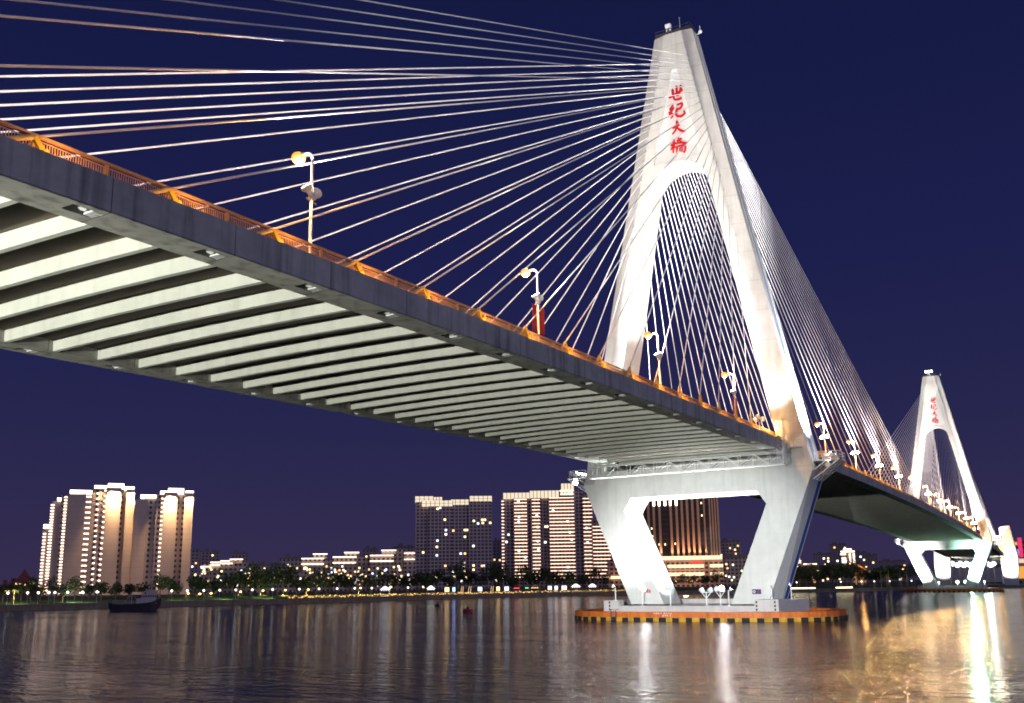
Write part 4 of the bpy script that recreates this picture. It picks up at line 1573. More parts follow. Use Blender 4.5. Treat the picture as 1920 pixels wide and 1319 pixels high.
class Bld:
    """building frame: x to the right, y away from the viewer, z up, metres; pixel columns measured at depth D"""

    def __init__(s, name, label, cat, cx, D, group=None):
        r = ray(cx, 1100)
        p = at_depth(cx, 1100, D)
        s.cx, s.D, s.k = cx, D, D / CFOC * (Vector((r.x, r.y)).length)
        rz = math.atan2(r.y, r.x) - math.pi / 2
        s.t = thing(name, label, cat, (p.x, p.y, GZ), group, rz, local=True)
        s.c = p

    def X(s, px):
        return (px - s.cx) * s.D / CFOC

    def Z(s, py, px=None):
        return at_depth(px or s.cx, py, s.D).z - GZ

    def part(s, m, name, mt):
        return m.build(name, mt, s.t)


def windows(b, rects, mats_, parts=True):
    for (x0, x1, z0, z1, y), mt in zip(rects, mats_):
        m = MB()
        m.bb((x0, y - .09, z0), (x1, y - .01, z1))
        b.part(m, 'lit_window', mt)


rb = random.Random(21)
WALL_P = facade('wall_mauve', (0.42, 0.33, 0.30), (0.05, 0.045, 0.05), 3.0, 3.0, .45, .5)
PLAIN = mat('plain_tower_wall', (0.46, 0.36, 0.32), rough=0.8, var=0.07, scale=0.1, lines=('Z', 3.05, .12, .35))
WALL_G = facade('wall_grid_dark', (0.52, 0.40, 0.40), (0.10, 0.085, 0.10), 3.2, 3.0, .72, .68)
WALL_S = facade('wall_striped', (0.42, 0.27, 0.24), (0.05, 0.03, 0.035), 3.2, 3.0, .62, .55)
WALL_L = facade('wall_low', (0.46, 0.37, 0.32), (0.04, 0.035, 0.04), 3.1, 3.0, .5, .5)
WALL_D = facade('wall_distant', (0.34, 0.26, 0.28), (0.05, 0.045, 0.06), 3.4, 3.1, .5, .5)
ROOFM = mat('roof_slab', (0.2, 0.17, 0.16), rough=0.9)


def slender_tower(label, cx, D, y_top, blocks, dots, caps, washes):
    """blocks: (px0, px1, py_top, setback, plain); dots: (px, w px, rows, top, bottom); caps: (px0, px1, py0, py1)"""
    b = Bld('residential_tower', label, 'apartment tower', cx, D, 'slender lit towers at the left')
    for (a, c, yt, sb, plain) in blocks:
        m = MB()
        m.bb((b.X(a), sb, -.5), (b.X(c), sb + 13 + (c - a) * .07, b.Z(yt)))
        b.part(m, 'wall', PLAIN if plain else WALL_P)
    for (a, c, y0, y1, sb) in caps:
        m = MB()
        x0, x1 = b.X(a), b.X(c)
        z0, z1 = b.Z(y1), b.Z(y0)
        m.bb((x0 + .1, sb + .5, z0 + .4), (x1 - .1, sb + 8, z1))
        b.part(m, 'lit_crown', CROWN2)
    for (p, q, wv, n, y0, y1, sb) in dots:
        for k in range(n):
            u = k / (n - 1)
            m = MB()
            x = b.X(p)
            z = b.Z(y0) + (b.Z(y1) - b.Z(y0)) * u
            m.bb((x - b.X(b.cx + wv / 2), sb - .35, z - .35), (x + b.X(b.cx + wv / 2), sb - .05, z + .35))
            b.part(m, 'balcony_light', STRIP)
    for (p, yt, sb, pw) in washes:
        x = b.X(p)
        # a row of lamps under the crown, shining down the wall
        la = light('wall_wash', 'AREA', (x, sb - 1.5, b.Z(yt) + .6), pw * 2.6, (1, .66, .30), b.t, aim=(x, sb - .7, b.Z(yt) - 12))
        la.data.shape = 'RECTANGLE'
        la.data.size, la.data.size_y = 4.5, 0.6
        la.data.spread = math.radians(70)
        light('wall_wash', 'SPOT', (x, sb - 4.5, b.Z(yt) + .5), pw * 0.3, (1, .62, .42), b.t, aim=(x, sb + .5, b.Z(yt) - 40), angle=28, blend=1.0, size=.3)
    return b


slender_tower('leftmost stepped apartment tower with rows of balcony lights and a glowing white crown', 160, 520, 905,
              [(79, 92, 990, 6, 0), (92, 107, 937, 5, 1), (107, 121, 926, 3, 0), (120, 150, 921, 1.5, 1), (141, 162, 918, 2.5, 0), (160, 186, 912, 1, 0), (185, 212, 910, -1, 1), (210, 226, 914, 3, 0), (221, 236, 912, 0, 1)],
              [(83, 0, 5, 20, 1000, 1118, 5.9), (93, 0, 6, 32, 945, 1118, 5), (115, 0, 5, 33, 930, 1118, 3), (155, 0, 9, 21, 918, 1122, 2.4), (171, 0, 4, 20, 922, 1118, .9), (183, 0, 4, 21, 916, 1120, .9)],
              [(80, 94, 982, 991, 5.5), (100, 116, 931, 937, 3), (121, 160, 916, 925, 1), (163, 188, 906, 913, .5), (187, 216, 902, 912, -1.4), (217, 235, 907, 914, -.2)],
              [(199, 913, -1, 5200), (231, 914, 0, 2600), (174, 914, 1, 500)])
slender_tower('second stepped apartment tower from the left with two gold-washed walls and a glowing crown', 291, 530, 912,
              [(231, 250, 944, 4, 1), (246, 268, 934, 1.5, 1), (262, 288, 930, 2.5, 0), (284, 301, 924, 1, 0), (297, 322, 920, -1, 1), (318, 338, 922, 3, 0), (335, 351, 920, 0, 1)],
              [(295, 0, 4, 21, 932, 1104, .9)],
              [(234, 250, 937, 943, 3.4), (255, 284, 925, 932, 1), (290, 305, 917, 924, .5), (304, 333, 912, 922, -1.4), (336, 351, 916, 923, -.2)],
              [(310, 923, -1, 5200), (344, 924, 0, 2600)])

# two round-cornered towers with glass crowns
b = Bld('residential_tower', 'dark apartment tower with a glowing cream glass crown and scattered lit windows', 'apartment tower', 851, 800, 'towers behind the market')
for a, c, yt, sb in ((778, 806, 936, 3), (803, 848, 944, 0), (845, 880, 941, 2), (879, 923, 934, -1)):
    m = MB()
    m.bb((b.X(a), sb, -1), (b.X(c), sb + 20, b.Z(yt)))
    b.part(m, 'wall', WALL_G)
for a, c, y0, y1, sb in ((777, 812, 927, 938, 2.6), (812, 829, 928, 938, 6), (790, 849, 936, 947, -.4), (845, 881, 934, 944, 1.6), (881, 924, 928, 938, -1.4)):
    m = MB()
    m.bb((b.X(a), sb, b.Z(y1)), (b.X(c), sb + 8, b.Z(y0)))
    o = b.part(m, 'glass_crown', CROWN)
    m = MB()
    n = max(3, round((c - a) / 8))
    for k in range(n + 1):
        x = b.X(a) + (b.X(c) - b.X(a)) * k / n
        m.bb((x - .22, sb - .12, b.Z(y1)), (x + .22, sb - .01, b.Z(y0)))
    m.bb((b.X(a), sb - .10, b.Z((y0 + y1) / 2) - .12), (b.X(c), sb - .005, b.Z((y0 + y1) / 2) + .12))
    m.build('crown_mullions', DARKST, o)
seen = [(820, 952), (825, 950), (836, 993), (836, 1001), (820, 1013), (819, 1025), (819, 1041), (835, 1061), (818, 1082), (828, 1081), (850, 994), (872, 993), (876, 993), (872, 1006), (888, 1024), (872, 1038), (864, 1038), (888, 1061), (888, 1069), (910, 974), (905, 974), (889, 976), (897, 981), (870, 1063), (871, 1071), (872, 1081), (875, 1084), (866, 1090), (904, 1062), (908, 1062), (834, 973), (849, 1072), (793, 1035), (852, 1082), (870, 1056), (920, 980), (906, 980), (838, 1095), (794, 1100)]
for x, y in seen:
    m = MB()
    xx, zz = b.X(x), b.Z(y)
    sb = 3 if x < 803 else 0 if x < 846 else 2 if x < 880 else -1
    m.bb((xx - .9, sb - .1, zz - .8), (xx + .9, sb - .01, zz + .8))
    b.part(m, 'lit_window', rb.choice((W_WARM, W_WARM, W_WHITE, W_COOL, W_ORNG)))

b = Bld('residential_tower', 'brown apartment tower banded with bright balcony strips on every floor, glass crown', 'apartment tower', 1040, 800, 'towers behind the market')
secs_ = [(941, 965, 931, 5, 0), (963, 992, 929, 0, 1), (989, 999, 926, 2, 0), (997, 1018, 929, -1, 1), (1015, 1033, 929, 2, 0), (1030, 1081, 930, -1, 1), (1079, 1097, 915, 3, 0), (1095, 1116, 924, 1, 1), (1112, 1148, 975, -2, 1)]
for a, c, yt, sb, st_ in secs_:
    m = MB()
    m.bb((b.X(a), sb, -1), (b.X(c), sb + 18, b.Z(yt)))
    b.part(m, 'wall', WALL_S if st_ else WALL_G)
for a, c, y0, y1, sb in ((945, 996, 920, 931, -.6), (996, 1052, 917, 931, -1.5), (1052, 1054, 919, 931, -1.4), (1054, 1080, 915, 924, 3), (1056, 1081, 903, 914, 2)):
    m = MB()
    m.bb((b.X(a), sb, b.Z(y1)), (b.X(c), sb + 8, b.Z(y0)))
    o = b.part(m, 'glass_crown', CROWN)
    m = MB()
    n = max(2, round((c - a) / 7))
    for k in range(n + 1):
        x = b.X(a) + (b.X(c) - b.X(a)) * k / n
        m.bb((x - .22, sb - .12, b.Z(y1)), (x + .22, sb - .01, b.Z(y0)))
    m.build('crown_mullions', DARKST, o)
nst = 0
for a, c, y0, y1, n, sb in ((966, 990, 933, 1082, 24, 0), (1000, 1015, 934, 1086, 24, -1), (1033, 1080, 918, 1084, 26, -1), (1097, 1114, 933, 1084, 22, 1), (941, 946, 935, 1083, 24, 5), (1114, 1146, 988, 1084, 15, -2)):
    rest = None
    for k in range(n):
        z = b.Z(y0) + (b.Z(y1) - b.Z(y0)) * k / (n - 1)
        m = MB()
        m.bb((b.X(a), sb - .45, z - .2), (b.X(c), sb - .03, z + .2))
        if nst < 98:
            b.part(m, 'balcony_strip', STRIP)
            nst += 1
        elif rest is None:
            rest = m
        else:
            rest.v, rest.f = rest.v, rest.f
            o_ = len(rest.v)
            rest.v += m.v
            rest.f += [[i + o_ for i in f] for f in m.f]
    if rest is not None:
        o = b.part(rest, 'balcony_strip', STRIP)
        o['kind'] = 'stuff'
for x, y in [(974, 936), (975, 967), (974, 976), (950, 1014), (1009, 965), (1010, 987), (1010, 1014), (1011, 1030), (1025, 986), (1030, 986), (1040, 956), (1067, 977), (1071, 998), (1074, 1012), (1066, 1064), (1073, 1076), (974, 1032), (986, 1044), (1103, 990), (1104, 1018), (1024, 1016), (954, 1000), (1074, 924)]:
    m = MB()
    xx, zz = b.X(x), b.Z(y)
    sb = 5 if x < 963 else 0 if x < 992 else -1 if x < 1018 else 2 if x < 1032 else -1 if x < 1081 else 1
    m.bb((xx - .9, sb - .1, zz - .8), (xx + .9, sb - .01, zz + .8))
    b.part(m, 'lit_window', rb.choice((W_WARM, W_WHITE, W_WHITE, W_COOL)))

# hotel with uplit fins, seen through the tower legs
b = Bld('hotel', 'tall hotel with copper-lit vertical fins and glowing ledges seen between the tower legs', 'hotel', 1280, 640)
FIN = mat('fin_stone', (0.50, 0.30, 0.20), rough=0.7, var=0.08, scale=0.3)
GLZ = facade('hotel_glass', (0.035, 0.025, 0.03), (0.012, 0.01, 0.014), 1.6, 3.3, .8, .75, rough=0.3)
LEDG = glow('ledge_glow', (1.0, .70, .42), 1.7)
m = MB()
m.bb((b.X(1196), 0, b.Z(1048)), (b.X(1326), 22, b.Z(915)))
b.part(m, 'glass_wall', GLZ)
m = MB()
m.bb((b.X(1325), 3, b.Z(1048)), (b.X(1353), 26, b.Z(925)))
b.part(m, 'glass_wall', GLZ)
fins = [1198, 1211, 1222, 1232, 1243, 1264, 1275, 1285, 1295, 1305, 1315]
fin2 = [(1326.5, 0), (1337, 3), (1342, 3), (1347, 3), (1352, 3)]
for f in fins:
    m = MB()
    m.bb((b.X(f - 2.2), -1.6, b.Z(1045)), (b.X(f + 2.2), .1, b.Z(917)))
    b.part(m, 'fin', FIN)
for f, sb in fin2:
    m = MB()
    m.bb((b.X(f - 1.4), sb - 1.4, b.Z(1045)), (b.X(f + 1.4), sb + .1, b.Z(921)))
    b.part(m, 'fin', FIN)
for f in (1233, 1243, 1254, 1264, 1275):
    m = MB()
    m.bb((b.X(f - 2), -2.0, b.Z(946)), (b.X(f + 2), -1.62, b.Z(936)))
    b.part(m, 'top_lantern', CROWN2)
for (a, c, y0, y1, sb) in ((1236, 1355, 1043, 1050, -2.8), (1254, 1321, 1059, 1065, -3.2), (1332, 1356, 1059, 1065, -1.5), (1254, 1321, 1074, 1080, -3.6), (1332, 1356, 1074, 1080, -1.5), (1140, 1180, 1079, 1084, -3.6)):
    m = MB()
    m.bb((b.X(a), sb, b.Z(y1)), (b.X(c), sb + 4.5, b.Z(y0)))
    b.part(m, 'glowing_ledge', LEDG)
m = MB()
m.bb((b.X(1140), 0.5, -1), (b.X(1356), 24, b.Z(1047)))
b.part(m, 'podium', WALL_S)
m = MB()
m.bb((b.X(1298), -4.0, b.Z(1058.5)), (b.X(1318), -3.3, b.Z(1053.5)))
b.part(m, 'red_sign', glow('red_sign_glow', (1, .04, .03), 2))
for x in (1268, 1290, 1294.5, 1299, 1306, 1316):
    m = MB()
    m.bb((b.X(x - 1.0), .2, b.Z(1092)), (b.X(x + 1.0), .45, b.Z(1088)))
    b.part(m, 'lit_window', W_WARM)
for x, y in ((1209, 975), (1227, 989), (1217, 989), (1228, 1004), (1240, 1020), (1251, 1020), (1270, 1019), (1322, 966), (1322, 942), (1230, 1020)):
    m = MB()
    m.bb((b.X(x - 1.2), -.12, b.Z(y + 1.8)), (b.X(x + 1.2), -.01, b.Z(y - 1.8)))
    b.part(m, 'lit_window', W_WARM)
for f in fins[4:]:
    light('fin_uplight', 'SPOT', (b.X(f), -3.0, b.Z(1044)), 12000, (1, .58, .32), b.t, aim=(b.X(f), -1.0, b.Z(985)), angle=60, blend=.8, size=.15)
for f, sb in fin2:
    light('fin_uplight', 'SPOT', (b.X(f), sb - 3.0, b.Z(1044)), 11000, (1, .58, .32), b.t, aim=(b.X(f), sb - 1.0, b.Z(985)), angle=60, blend=.8, size=.15)
light('podium_light', 'POINT', (b.X(1285), -16, b.Z(1085)), 6000, (1, .6, .35), b.t, size=.4)

# low slab blocks with outlined eaves between the tower groups
lows = [(411, 640, [(376, 394, 1058, 0), (393, 411, 1054, 1), (411, 440, 1052, 0), (438, 476, 1055, 3)], [(376, 394, 1062.5), (393, 411, 1060), (411, 433, 1057), (393, 411, 1054.5), (411, 428, 1052), (428, 452, 1049)], 'stepped low apartment block with pale strips along its eaves, left of the middle'),
        (587, 660, [(564, 606, 1046, 0), (603, 625, 1050, 3)], [(564, 606, 1047.5), (564, 606, 1058), (585, 612, 1039)], 'flat-roofed block with three pale eaves strips, first of three alike from the left'),
        (646, 660, [(623, 668, 1043, 0), (664, 694, 1045, 3)], [(623, 667, 1044.5), (623, 666, 1055.5), (644, 672, 1036)], 'flat-roofed block with three pale eaves strips, middle one of three alike'),
        (716, 660, [(693, 738, 1040, 0), (735, 762, 1030, 4), (757, 778, 1034, 0)], [(693, 737, 1041.5), (693, 737, 1052), (714, 742, 1032), (757, 777, 1038), (757, 777, 1049.5)], 'flat-roofed block with five pale eaves strips beside the dark crowned tower')]
for cx, D, bl, st_, lab in lows:
    b = Bld('apartment_block', lab, 'apartment block', cx, D, 'blocks with lit eaves')
    for a, c, yt, sb in bl:
        m = MB()
        m.bb((b.X(a), sb, -1), (b.X(c), sb + 14, b.Z(yt)))
        b.part(m, 'wall', WALL_L)
        m = MB()
        m.bb((b.X(a) - .4, sb - .5, b.Z(yt + 17)), (b.X(c) + .4, sb + .2, b.Z(yt + 15.6)))
        b.part(m, 'cornice', ROOFM)
    for a, c, y in st_:
        m = MB()
        m.bb((b.X(a), -1.1, b.Z(y + .8)), (b.X(c), 1.6, b.Z(y - .8)))
        b.part(m, 'eaves_strip', STRIPW)
        m = MB()
        m.bb((b.X(a) + .3, 1.65, b.Z(y + 8)), (b.X(c) - .3, 9, b.Z(y)))
        b.part(m, 'attic', WALL_L)
    x0, x1 = min(a for a, *_ in bl), max(c for _, c, *_ in bl)
    for k in range(28):
        x, y = rb.uniform(x0 + 2, x1 - 2), rb.uniform(1062, 1100)
        m = MB()
        sb = [q[3] for q in bl if q[0] <= x <= q[1]][0]
        m.bb((b.X(x) - .6, sb - .1, b.Z(y) - .6), (b.X(x) + .6, sb - .01, b.Z(y) + .6))
        b.part(m, 'lit_window', rb.choice((W_WHITE, W_WARM, W_WARM, W_ORNG, W_COOL)))
# plain blocks, some far behind
plain = [(0, 30, 1098, 560, 'low red-brown building at the left edge of the far bank', 4), (22, 66, 1085, 580, 'red-brown building with a gabled roof left of the slender towers', 10), (343, 372, 1032, 900, 'dark distant slab tower just right of the gold-washed towers', 6), (372, 408, 1034, 950, 'dark distant tower behind the stepped low block', 5),
         (430, 462, 1038, 950, 'dark distant tower with a stepped top behind the stepped low block', 3), (476, 552, 1076, 600, 'pale low block with stacked balconies behind the lamps', 8), (545, 566, 1072, 610, 'narrow pale low block between the balconied and the outlined blocks', 4), (472, 524, 1060, 760, 'wide grey distant block behind the balconied one', 4), (524, 565, 1047, 760, 'dark distant twin-topped block left of the outlined blocks', 5),
         (680, 706, 1029, 940, 'distant tower peeping between the second and third outlined blocks', 2), (737, 778, 1025, 940, 'distant brown towers behind the last outlined block', 6), (925, 941, 1015, 900, 'narrow warm-lit block between the dark and the striped tower', 4), (1352, 1393, 1014, 900, 'distant apartment slab right of the hotel', 12), (1350, 1412, 1045, 760, 'lower brown block in front of the distant slab right of the hotel', 10),
         (1484, 1505, 1030, 1300, 'reddish building with a lit base just right of the blue-striped leg', 3), (1506, 1534, 1056, 1300, 'low lit building right of the reddish one', 4), (1530, 1566, 1039, 1400, 'hazy distant block right of the big tower', 6), (1561, 1592, 1020, 1500, 'tall hazy distant tower behind the white-lit building', 6), (1606, 1630, 1036, 1400, 'hazy distant block right of the white-lit building', 4), (1628, 1650, 1040, 1600, 'faint distant tower halfway to the far pylon', 3), (1650, 1700, 1052, 1700, 'faint low distant block left of the far pylon', 8)]
for x0, x1, yt, D, lab, nw in plain:
    cx = (x0 + x1) / 2
    b = Bld('city_building', lab, 'building', cx, D, 'plain buildings of the far bank')
    red = D in (560, 580)
    far = D >= 900
    mt = facade('wall_red', (0.26, 0.09, 0.10), (0.05, 0.03, 0.04), 3.2, 3.1, .45, .5) if red or 'reddish' in lab else (WALL_D if far else WALL_L)
    m = MB()
    m.bb((b.X(x0), 0, -1), (b.X(x1), 16, b.Z(yt)))
    b.part(m, 'wall', mt)
    m = MB()
    if 'gabled' in lab:
        z = b.Z(yt)
        a, c = b.X(33), b.X(55)
        m.add([(a, 1, z), (c, 1, z), (c, 12, z), (a, 12, z), ((a + c) / 2, 5, z + 6)], [(0, 1, 4), (1, 2, 4), (2, 3, 4), (3, 0, 4), (3, 2, 1, 0)])
        m.bb((b.X(35), -.2, z - 3), (b.X(53), 1.2, z + .3))
    else:
        wd = b.X(x1) - b.X(x0)
        m.bb((b.X(x0) + wd * .2, 3, b.Z(yt)), (b.X(x0) + wd * .45, 9, b.Z(yt) + 3.2))
        m.bb((b.X(x0) + wd * .6, 2, b.Z(yt)), (b.X(x0) + wd * .9, 9, b.Z(yt) + 2.0))
        m.bb((b.X(x0) - .2, -.25, b.Z(yt) - .6), (b.X(x1) + .2, -.02, b.Z(yt) + .5))
    b.part(m, 'roof', ROOFM if not red else mat('red_roof', (.3, .07, .06)))
    for k in range(nw):
        x, y = rb.uniform(x0 + 2, x1 - 2), rb.uniform(yt + 6, max(yt + 12, 1092))
        s = .55 * D / 640
        m = MB()
        m.bb((b.X(x) - s, -.1, b.Z(y) - s), (b.X(x) + s, -.01, b.Z(y) + s))
        b.part(m, 'lit_window', rb.choice((W_WHITE, W_WARM, W_WARM, W_ORNG)))
    if 'lit base' in lab or 'low lit' in lab:
        for y in ((1052, 1056, 1062) if 'base' in lab else (1058,)):
            m = MB()
            m.bb((b.X(x0), -1.2, b.Z(y + 1)), (b.X(x1), -.3, b.Z(y - 1)))
            b.part(m, 'light_strip', STRIPW)
# white-lit terraced building with a triangular gable
b = Bld('terraced_building', 'brilliantly white-lit terraced building with a small triangular gable above the park', 'building', 1595, 1100)
m = MB()
m.bb((b.X(1583), 0, -1), (b.X(1607), 16, b.Z(1034)))
b.part(m, 'wall', WALL_L)
for a, c, y in ((1582, 1607, 1034), (1588, 1602, 1030), (1581, 1591, 1039), (1583, 1591, 1047), (1583, 1592, 1051), (1583, 1591, 1054)):
    m = MB()
    m.bb((b.X(a), -1.2, b.Z(y + 1.3)), (b.X(c), -.2, b.Z(y - 1.3)))
    b.part(m, 'light_strip', STRIPW)
for x in (1598, 1605):
    m = MB()
    for y in range(1039, 1058, 3):
        m.bb((b.X(x - 1.8), -1.0, b.Z(y + 1)), (b.X(x + 1.8), -.2, b.Z(y - 1)))
    b.part(m, 'lit_bay', STRIPW)
m = MB()
for p, q in (((1587, 1031), (1590, 1025.5)), ((1590, 1025.5), (1593.5, 1031))):
    m.bar((b.X(p[0]), -.5, b.Z(p[1])), (b.X(q[0]), -.5, b.Z(q[1])), .7)
b.part(m, 'gable_frame', STRIPW)
# orange-lit arched roof in the park
b = Bld('arched_hall', 'low hall with an orange-lit arched roof in the park', 'building', 1613, 620)
m = MB()
sec = []
for k in range(9):
    u = k / 8
    x = b.X(1600 + 26 * u)
    z = b.Z(1068) + (b.Z(1058) - b.Z(1068)) * math.sin(math.pi * (.35 + .65 * u))
    sec.append([(x, 0, z - .5), (x, 10, z - .5), (x, 10, z), (x, 0, z)])
m.loft(sec)
b.part(m, 'arched_roof', mat('arched_roof_orange', (.5, .2, .06), var=.1))
m = MB()
m.bb((b.X(1602), 1, -1), (b.X(1624), 9, b.Z(1068)))
b.part(m, 'wall', WALL_L)
light('hall_light', 'POINT', (b.X(1617), -5, b.Z(1062)), 4000, (1, .5, .15), b.t, size=.3)

# right of the far tower: pink-lit building, hoarding, stage of floodlights
b = Bld('waterside_building', 'low grey building with a pink lit sign behind the far tower legs', 'building', 1830, 790)
m = MB()
m.bb((b.X(1780), 0, -1), (b.X(1880), 18, b.Z(1036)))
b.part(m, 'wall', mat('pale_hall_wall', (.42, .40, .42), var=.1, scale=.2, lines=('Z', 2.4, .12, .4)))
m = MB()
m.bb((b.X(1783), -.4, b.Z(1047)), (b.X(1801), -.05, b.Z(1035)))
b.part(m, 'pink_sign', glow('pink_sign_glow', (1, .16, .38), 1.5))
m = MB()
m.bb((b.X(1862), -.6, b.Z(1049)), (b.X(1880), -.05, b.Z(1037)))
b.part(m, 'yellow_sign', glow('yellow_sign_glow', (1, .95, .45), 1.6))
b = Bld('red_building', 'dark building with red and coloured neon bands at the right edge of the picture', 'building', 1912, 600)
m = MB()
m.bb((b.X(1893), 0, -1), (b.X(1960), 20, b.Z(1011)))
b.part(m, 'wall', WALL_D)
for a, c, y0, y1, col in ((1917, 1924, 1008, 1045, (1, .05, .18)), (1904, 1916, 1016, 1022, (1, .5, .2)), (1906, 1917, 1030, 1040, (.2, .35, 1)), (1911, 1930, 1048, 1056, (1, .75, .5)), (1908, 1930, 1062, 1085, (1, .45, .08))):
    m = MB()
    m.bb((b.X(a), -.5, b.Z(y1)), (b.X(c), -.02, b.Z(y0)))
    b.part(m, 'neon_band', glow('neon_%d_%d' % (a, y0), col, .9))
t = thing('floodlight_stage', 'long steel rack of blinding white floodlights on the bank beside the far tower', 'floodlights', (445, 8, 1.8))
m = MB()
rk = [shore_at(px, 14) for px in (1789, 1803, 1814, 1826, 1845, 1856, 1868)]
for a, c in zip(rk[:-1], rk[1:]):
    for hh in (11.5, 15.5):
        m.bar((a.x, a.y, a.z + hh), (c.x, c.y, c.z + hh), .25)
for a in rk:
    m.bar(a, (a.x, a.y, a.z + 16), .3)
m.build('rack', STEELG, t)
for i, px in enumerate((1791, 1800, 1806, 1812, 1818, 1824, 1845, 1851, 1857, 1863, 1869)):
    p = shore_at(px, 13.3)
    D = (p - CAM).dot(_f)
    z = at_depth(px, 1057 + 3 * (i % 2), D).z
    m = MB()
    m.ball((p.x, p.y, z), 1.5, 10, 6)
    m.build('floodlight', glow('stage_glow', (.98, 1, .98), 7), t)
for i, px in enumerate((1762, 1797, 1812, 1838, 1848, 1744)):
    p = shore_at(px, 3)
    z = 4.0
    m = MB()
    m.tube([(p.x, p.y, 1.7), (p.x, p.y, z)], .08, 6)
    m.ball((p.x, p.y, z), .95 if i in (1, 2) else .5, 8, 6)
    m.solo('quay_floodlight', glow('stage_glow', (.98, 1, .98), 7), 'white floodlight on the quay by the far tower, %s from the left' % nth([1, 3, 4, 5, 6, 0].index(i) + 1 if False else sorted((1744, 1762, 1797, 1812, 1838, 1848)).index(px) + 1), 'floodlight', p, 'quay floodlights')
ps = shore_at(1850, 10)
light('stage_light', 'SPOT', (ps.x - 3, ps.y, 13), 9000, (.85, 1, .93), t, aim=(SPAN + 30, -10, 16), angle=120, blend=.8, size=4)
t = thing('white_hoarding', 'white lit hoarding at the foot of the right pier slab', 'hoarding', shore_at(1893, 12))
a, c = shore_at(1882, 12), shore_at(1908, 12)
m = MB()
m.bar((a.x, a.y, 5.5), (c.x, c.y, 5.5), .4, 7)
m.build('panel', mat('hoarding_paint', (.75, .74, .70), var=.06), t)
m = MB()
for k in range(5):
    q = a.lerp(c, k / 4)
    m.bar((q.x, q.y, 1.5), (q.x, q.y, 9.2), .3)
m.build('posts', STEELG, t)

# lights of the far tower
TT = tower2
light('top_glow', 'SPOT', (SPAN - 7.0, 0, H + 1.5), 60000, (.80, 1, .98), None, aim=(SPAN - 2, 0, H - 9), angle=100, blend=.8, size=.4)
m = MB()
m.bar((SPAN - 2.2, 0, H + .2), (SPAN - 6.9, 0, H + 1.7), .16)
m.bar((SPAN - 6.7, -1.3, H + 1.4), (SPAN - 6.7, 1.3, H + 1.4), .1)
arm = m.solo('lamp_arm', STEELW, 'short arm carrying the lamps that whiten the top of the far tower', 'lamp arm', (SPAN - 2.2, 0, H + .2))
for y in (-1.2, 0, 1.2):
    m = MB()
    m.ball((SPAN - 6.8, y, H + 1.4), .5, 8, 6)
    m.build('lamp', glow('crown_lamp', (.85, 1, 1), 14), arm)
for sgn in (-1, 1):
    light('leg_flood', 'SPOT', (SPAN - 12.5, sgn * 14.2, dz(SPAN) + 4), 40000, (1, .98, .94), None, aim=(SPAN - 3.5, sgn * 13.0, 40), angle=62, blend=.8, size=.4)
    light('arch_flood', 'SPOT', (SPAN - 9, sgn * 13.6, dz(SPAN) + 4), 62000, (1, .99, .97), None, aim=(SPAN - 1, -sgn * 7, 66), angle=52, blend=.5, size=.5)
    light('leg_side_flood', 'SPOT', (SPAN - .5, sgn * 21.8, 24.9), 26000, (.98, .98, 1), None, aim=(SPAN, sgn * 14.5, 46), angle=70, blend=.8, size=.4)
    light('foot_flood', 'SPOT', (SPAN - 11.5, sgn * 8.5, 4.6), 120000 if sgn > 0 else 120000, (.93, 1, .97) if sgn > 0 else (.55, 1, .82), None, aim=(SPAN - 3.9, sgn * 12.5, 13), angle=100, blend=.8, size=.4)
    light('tower_flood', 'SPOT', (SPAN - 52, sgn * 13, dz(SPAN - 52) + 7), 170000, (1, .97, .90), None, aim=(SPAN - 2.5, 0, 74), angle=50, blend=.9, size=.4)
light('girder_green', 'SPOT', (SPAN - 8, -9, 4.8), 60000, (.50, 1, .72), None, aim=(SPAN - 32, -10, 24), angle=110, blend=.8, size=.4)
light('girder_green', 'SPOT', (SPAN - 8, 9, 4.8), 9000, (.7, 1, .85), None, aim=(SPAN - 22, 10, 24), angle=110, blend=.8, size=.4)

# ------------------------------------------------------------------ boat and buoys
pb = at_z(252, 1146.5, 0)
r = ray(252, 1140)
t = thing('cargo_boat', 'dark cargo barge with a pale wheelhouse moored off the left bank', 'boat', (pb.x, pb.y, 0), None, math.atan2(r.y, r.x) - math.pi / 2, local=True)
kk = (pb - CAM).dot(_f) / CFOC
BX = lambda px: (px - 252) * kk
HULL = mat('boat_hull', (.03, .03, .045), rough=.6, var=.2)
m = MB()
st_ = []
for px, wd, zt, zb in ((206, .6, 2.5, 1.2), (211, 2.6, 2.2, -.4), (228, 3.2, 1.9, -.6), (255, 3.2, 2.0, -.6), (280, 3.1, 2.3, -.6), (288, 2.4, 2.8, -.4), (294, 1.3, 3.2, .5), (298, .4, 3.5, 1.6)):
    x = BX(px)
    st_.append([(x, -wd, zt), (x, -wd * .7, zb), (x, wd * .7, zb), (x, wd, zt)])
m.loft(st_)
m.build('hull', HULL, t)
m = MB()
m.bb((BX(254), -2.2, 1.9), (BX(289), 2.2, 3.3))
m.bb((BX(262), -1.9, 3.3), (BX(289), 1.9, 4.4))
m.bb((BX(274), -1.5, 4.4), (BX(287), 1.5, 5.4))
m.bb((BX(270), -.5, 4.4), (BX(272.5), .5, 5.8))
m.build('wheelhouse', mat('boat_white', (.34, .31, .38), var=.12), t)
m = MB()
for x in range(262, 289, 4):
    m.bb((BX(x), -1.94, 3.6), (BX(x + 2.4), -1.9, 4.1))
m.build('windows', BLACK, t)
m = MB()
m.tube([(BX(280), 0, 5.4), (BX(280), 0, 8.8)], .09, 6)
m.bar((BX(280), -.9, 7.6), (BX(280), .9, 7.6), .06)
m.build('mast', STEELG, t)
m = MB()
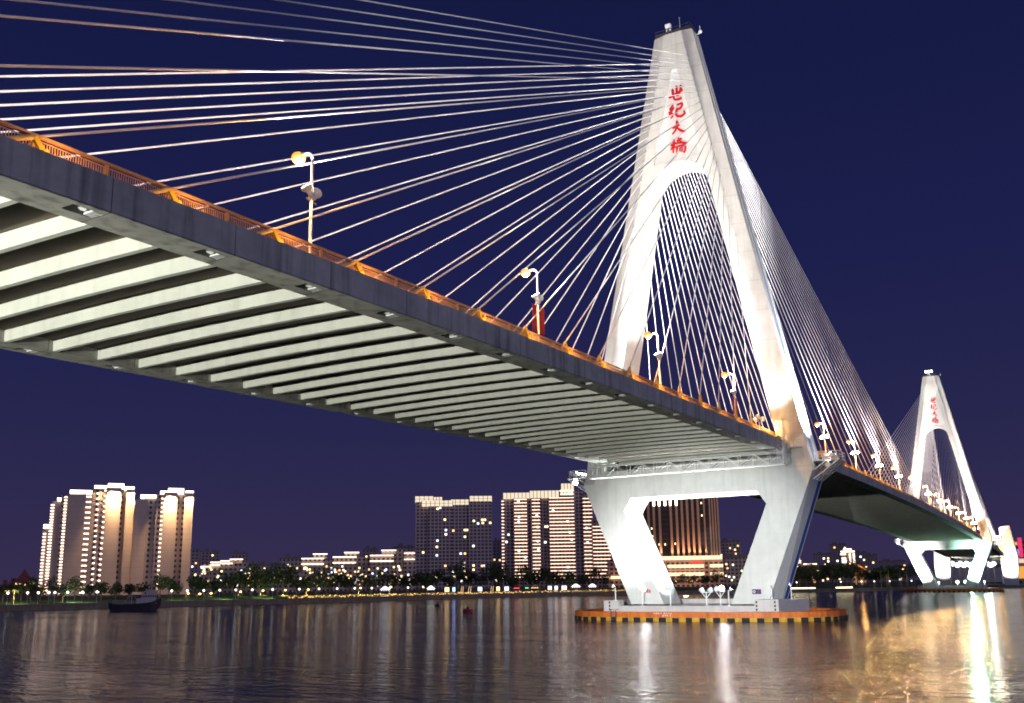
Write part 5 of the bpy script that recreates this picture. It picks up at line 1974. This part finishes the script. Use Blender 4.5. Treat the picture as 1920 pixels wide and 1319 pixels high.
m.tube([(BX(246), 0, 1.9), (BX(246), 0, 5.0)], .1, 6)
m.bar((BX(246), 0, 4.9), (BX(234), 0, 2.3), .08)
m.bar((BX(246), 0, 4.9), (BX(255), 0, 2.8), .06)
m.build('derrick', STEELG, t)
m = MB()
for px in range(214, 252, 4):
    m.bar((BX(px), -3.0, 1.9), (BX(px), -3.0, 2.8), .06)
m.bar((BX(214), -3.0, 2.8), (BX(252), -3.0, 2.8), .06)
m.build('bulwark_rail', STEELG, t)
for px, py, c, s_, lab in ((877, 1149, (.40, .05, .05), 1.15, 'dull red can buoy afloat in the middle of the river'), (820, 1137, (.03, .03, .03), .8, 'small dark buoy afloat near the market bank')):
    p = at_z(px, py, 0)
    t = thing('buoy', lab, 'buoy', p)
    m = MB()
    m.tube([p + Vector((0, 0, -.4)), p + Vector((0, 0, -.3)), p + Vector((0, 0, .5 * s_)), p + Vector((0, 0, .65 * s_))], [.5 * s_, .9 * s_, .9 * s_, .5 * s_], 12)
    m.build('float', mat('buoy_' + str(px), c, var=.15), t)
    m = MB()
    m.tube([p + Vector((0, 0, .6 * s_)), p + Vector((0, 0, 1.2 * s_))], [.3 * s_, .12 * s_], 8)
    m.build('topmark', BLACK, t)

# ------------------------------------------------------------------ floodlight mast on the near bank under the deck
def mast(x, y, label, hgt=5):
    t = thing('flood_mast', label, 'floodlight', (x, y, 3.2), 'floodlight masts on the near bank')
    m = MB()
    m.tube([(x, y, 3.2), (x, y, 3.2 + hgt)], [.14, .09], 8)
    m.bar((x, y - 1.4, 3.2 + hgt), (x, y + .65, 3.2 + hgt), .12)
    m.build('pole', STEELG, t)
    for dy in (-1.2, 0, 1.2):
        m = MB()
        m.box((x + .2, y + dy, 3.5 + hgt), (.3, .6, .5))
        m.build('flood_lamp', STEELG, t)
    return t


t = mast(-178, 4, 'floodlight mast on the near bank under the deck', 2.8)
light('soffit_flood', 'SPOT', (-177.4, 4, 6.5), 280000, (.98, 1, .87), t, aim=(-77.4, -1, 27.5), angle=43, blend=.5, size=.5)
t = mast(-172, -46, 'floodlight mast on the near bank beside the camera', 7)
light('pier_wash', 'SPOT', (-171.5, -46, 11), 1150000, (.95, 1, .99), t, aim=(0, -1, 4), angle=17, blend=.7, size=.5)
light('tower_wash', 'SPOT', (-171.5, -45, 11), 520000, (1, .97, .91), t, aim=(0, 0, 78), angle=26, blend=.7, size=.5)
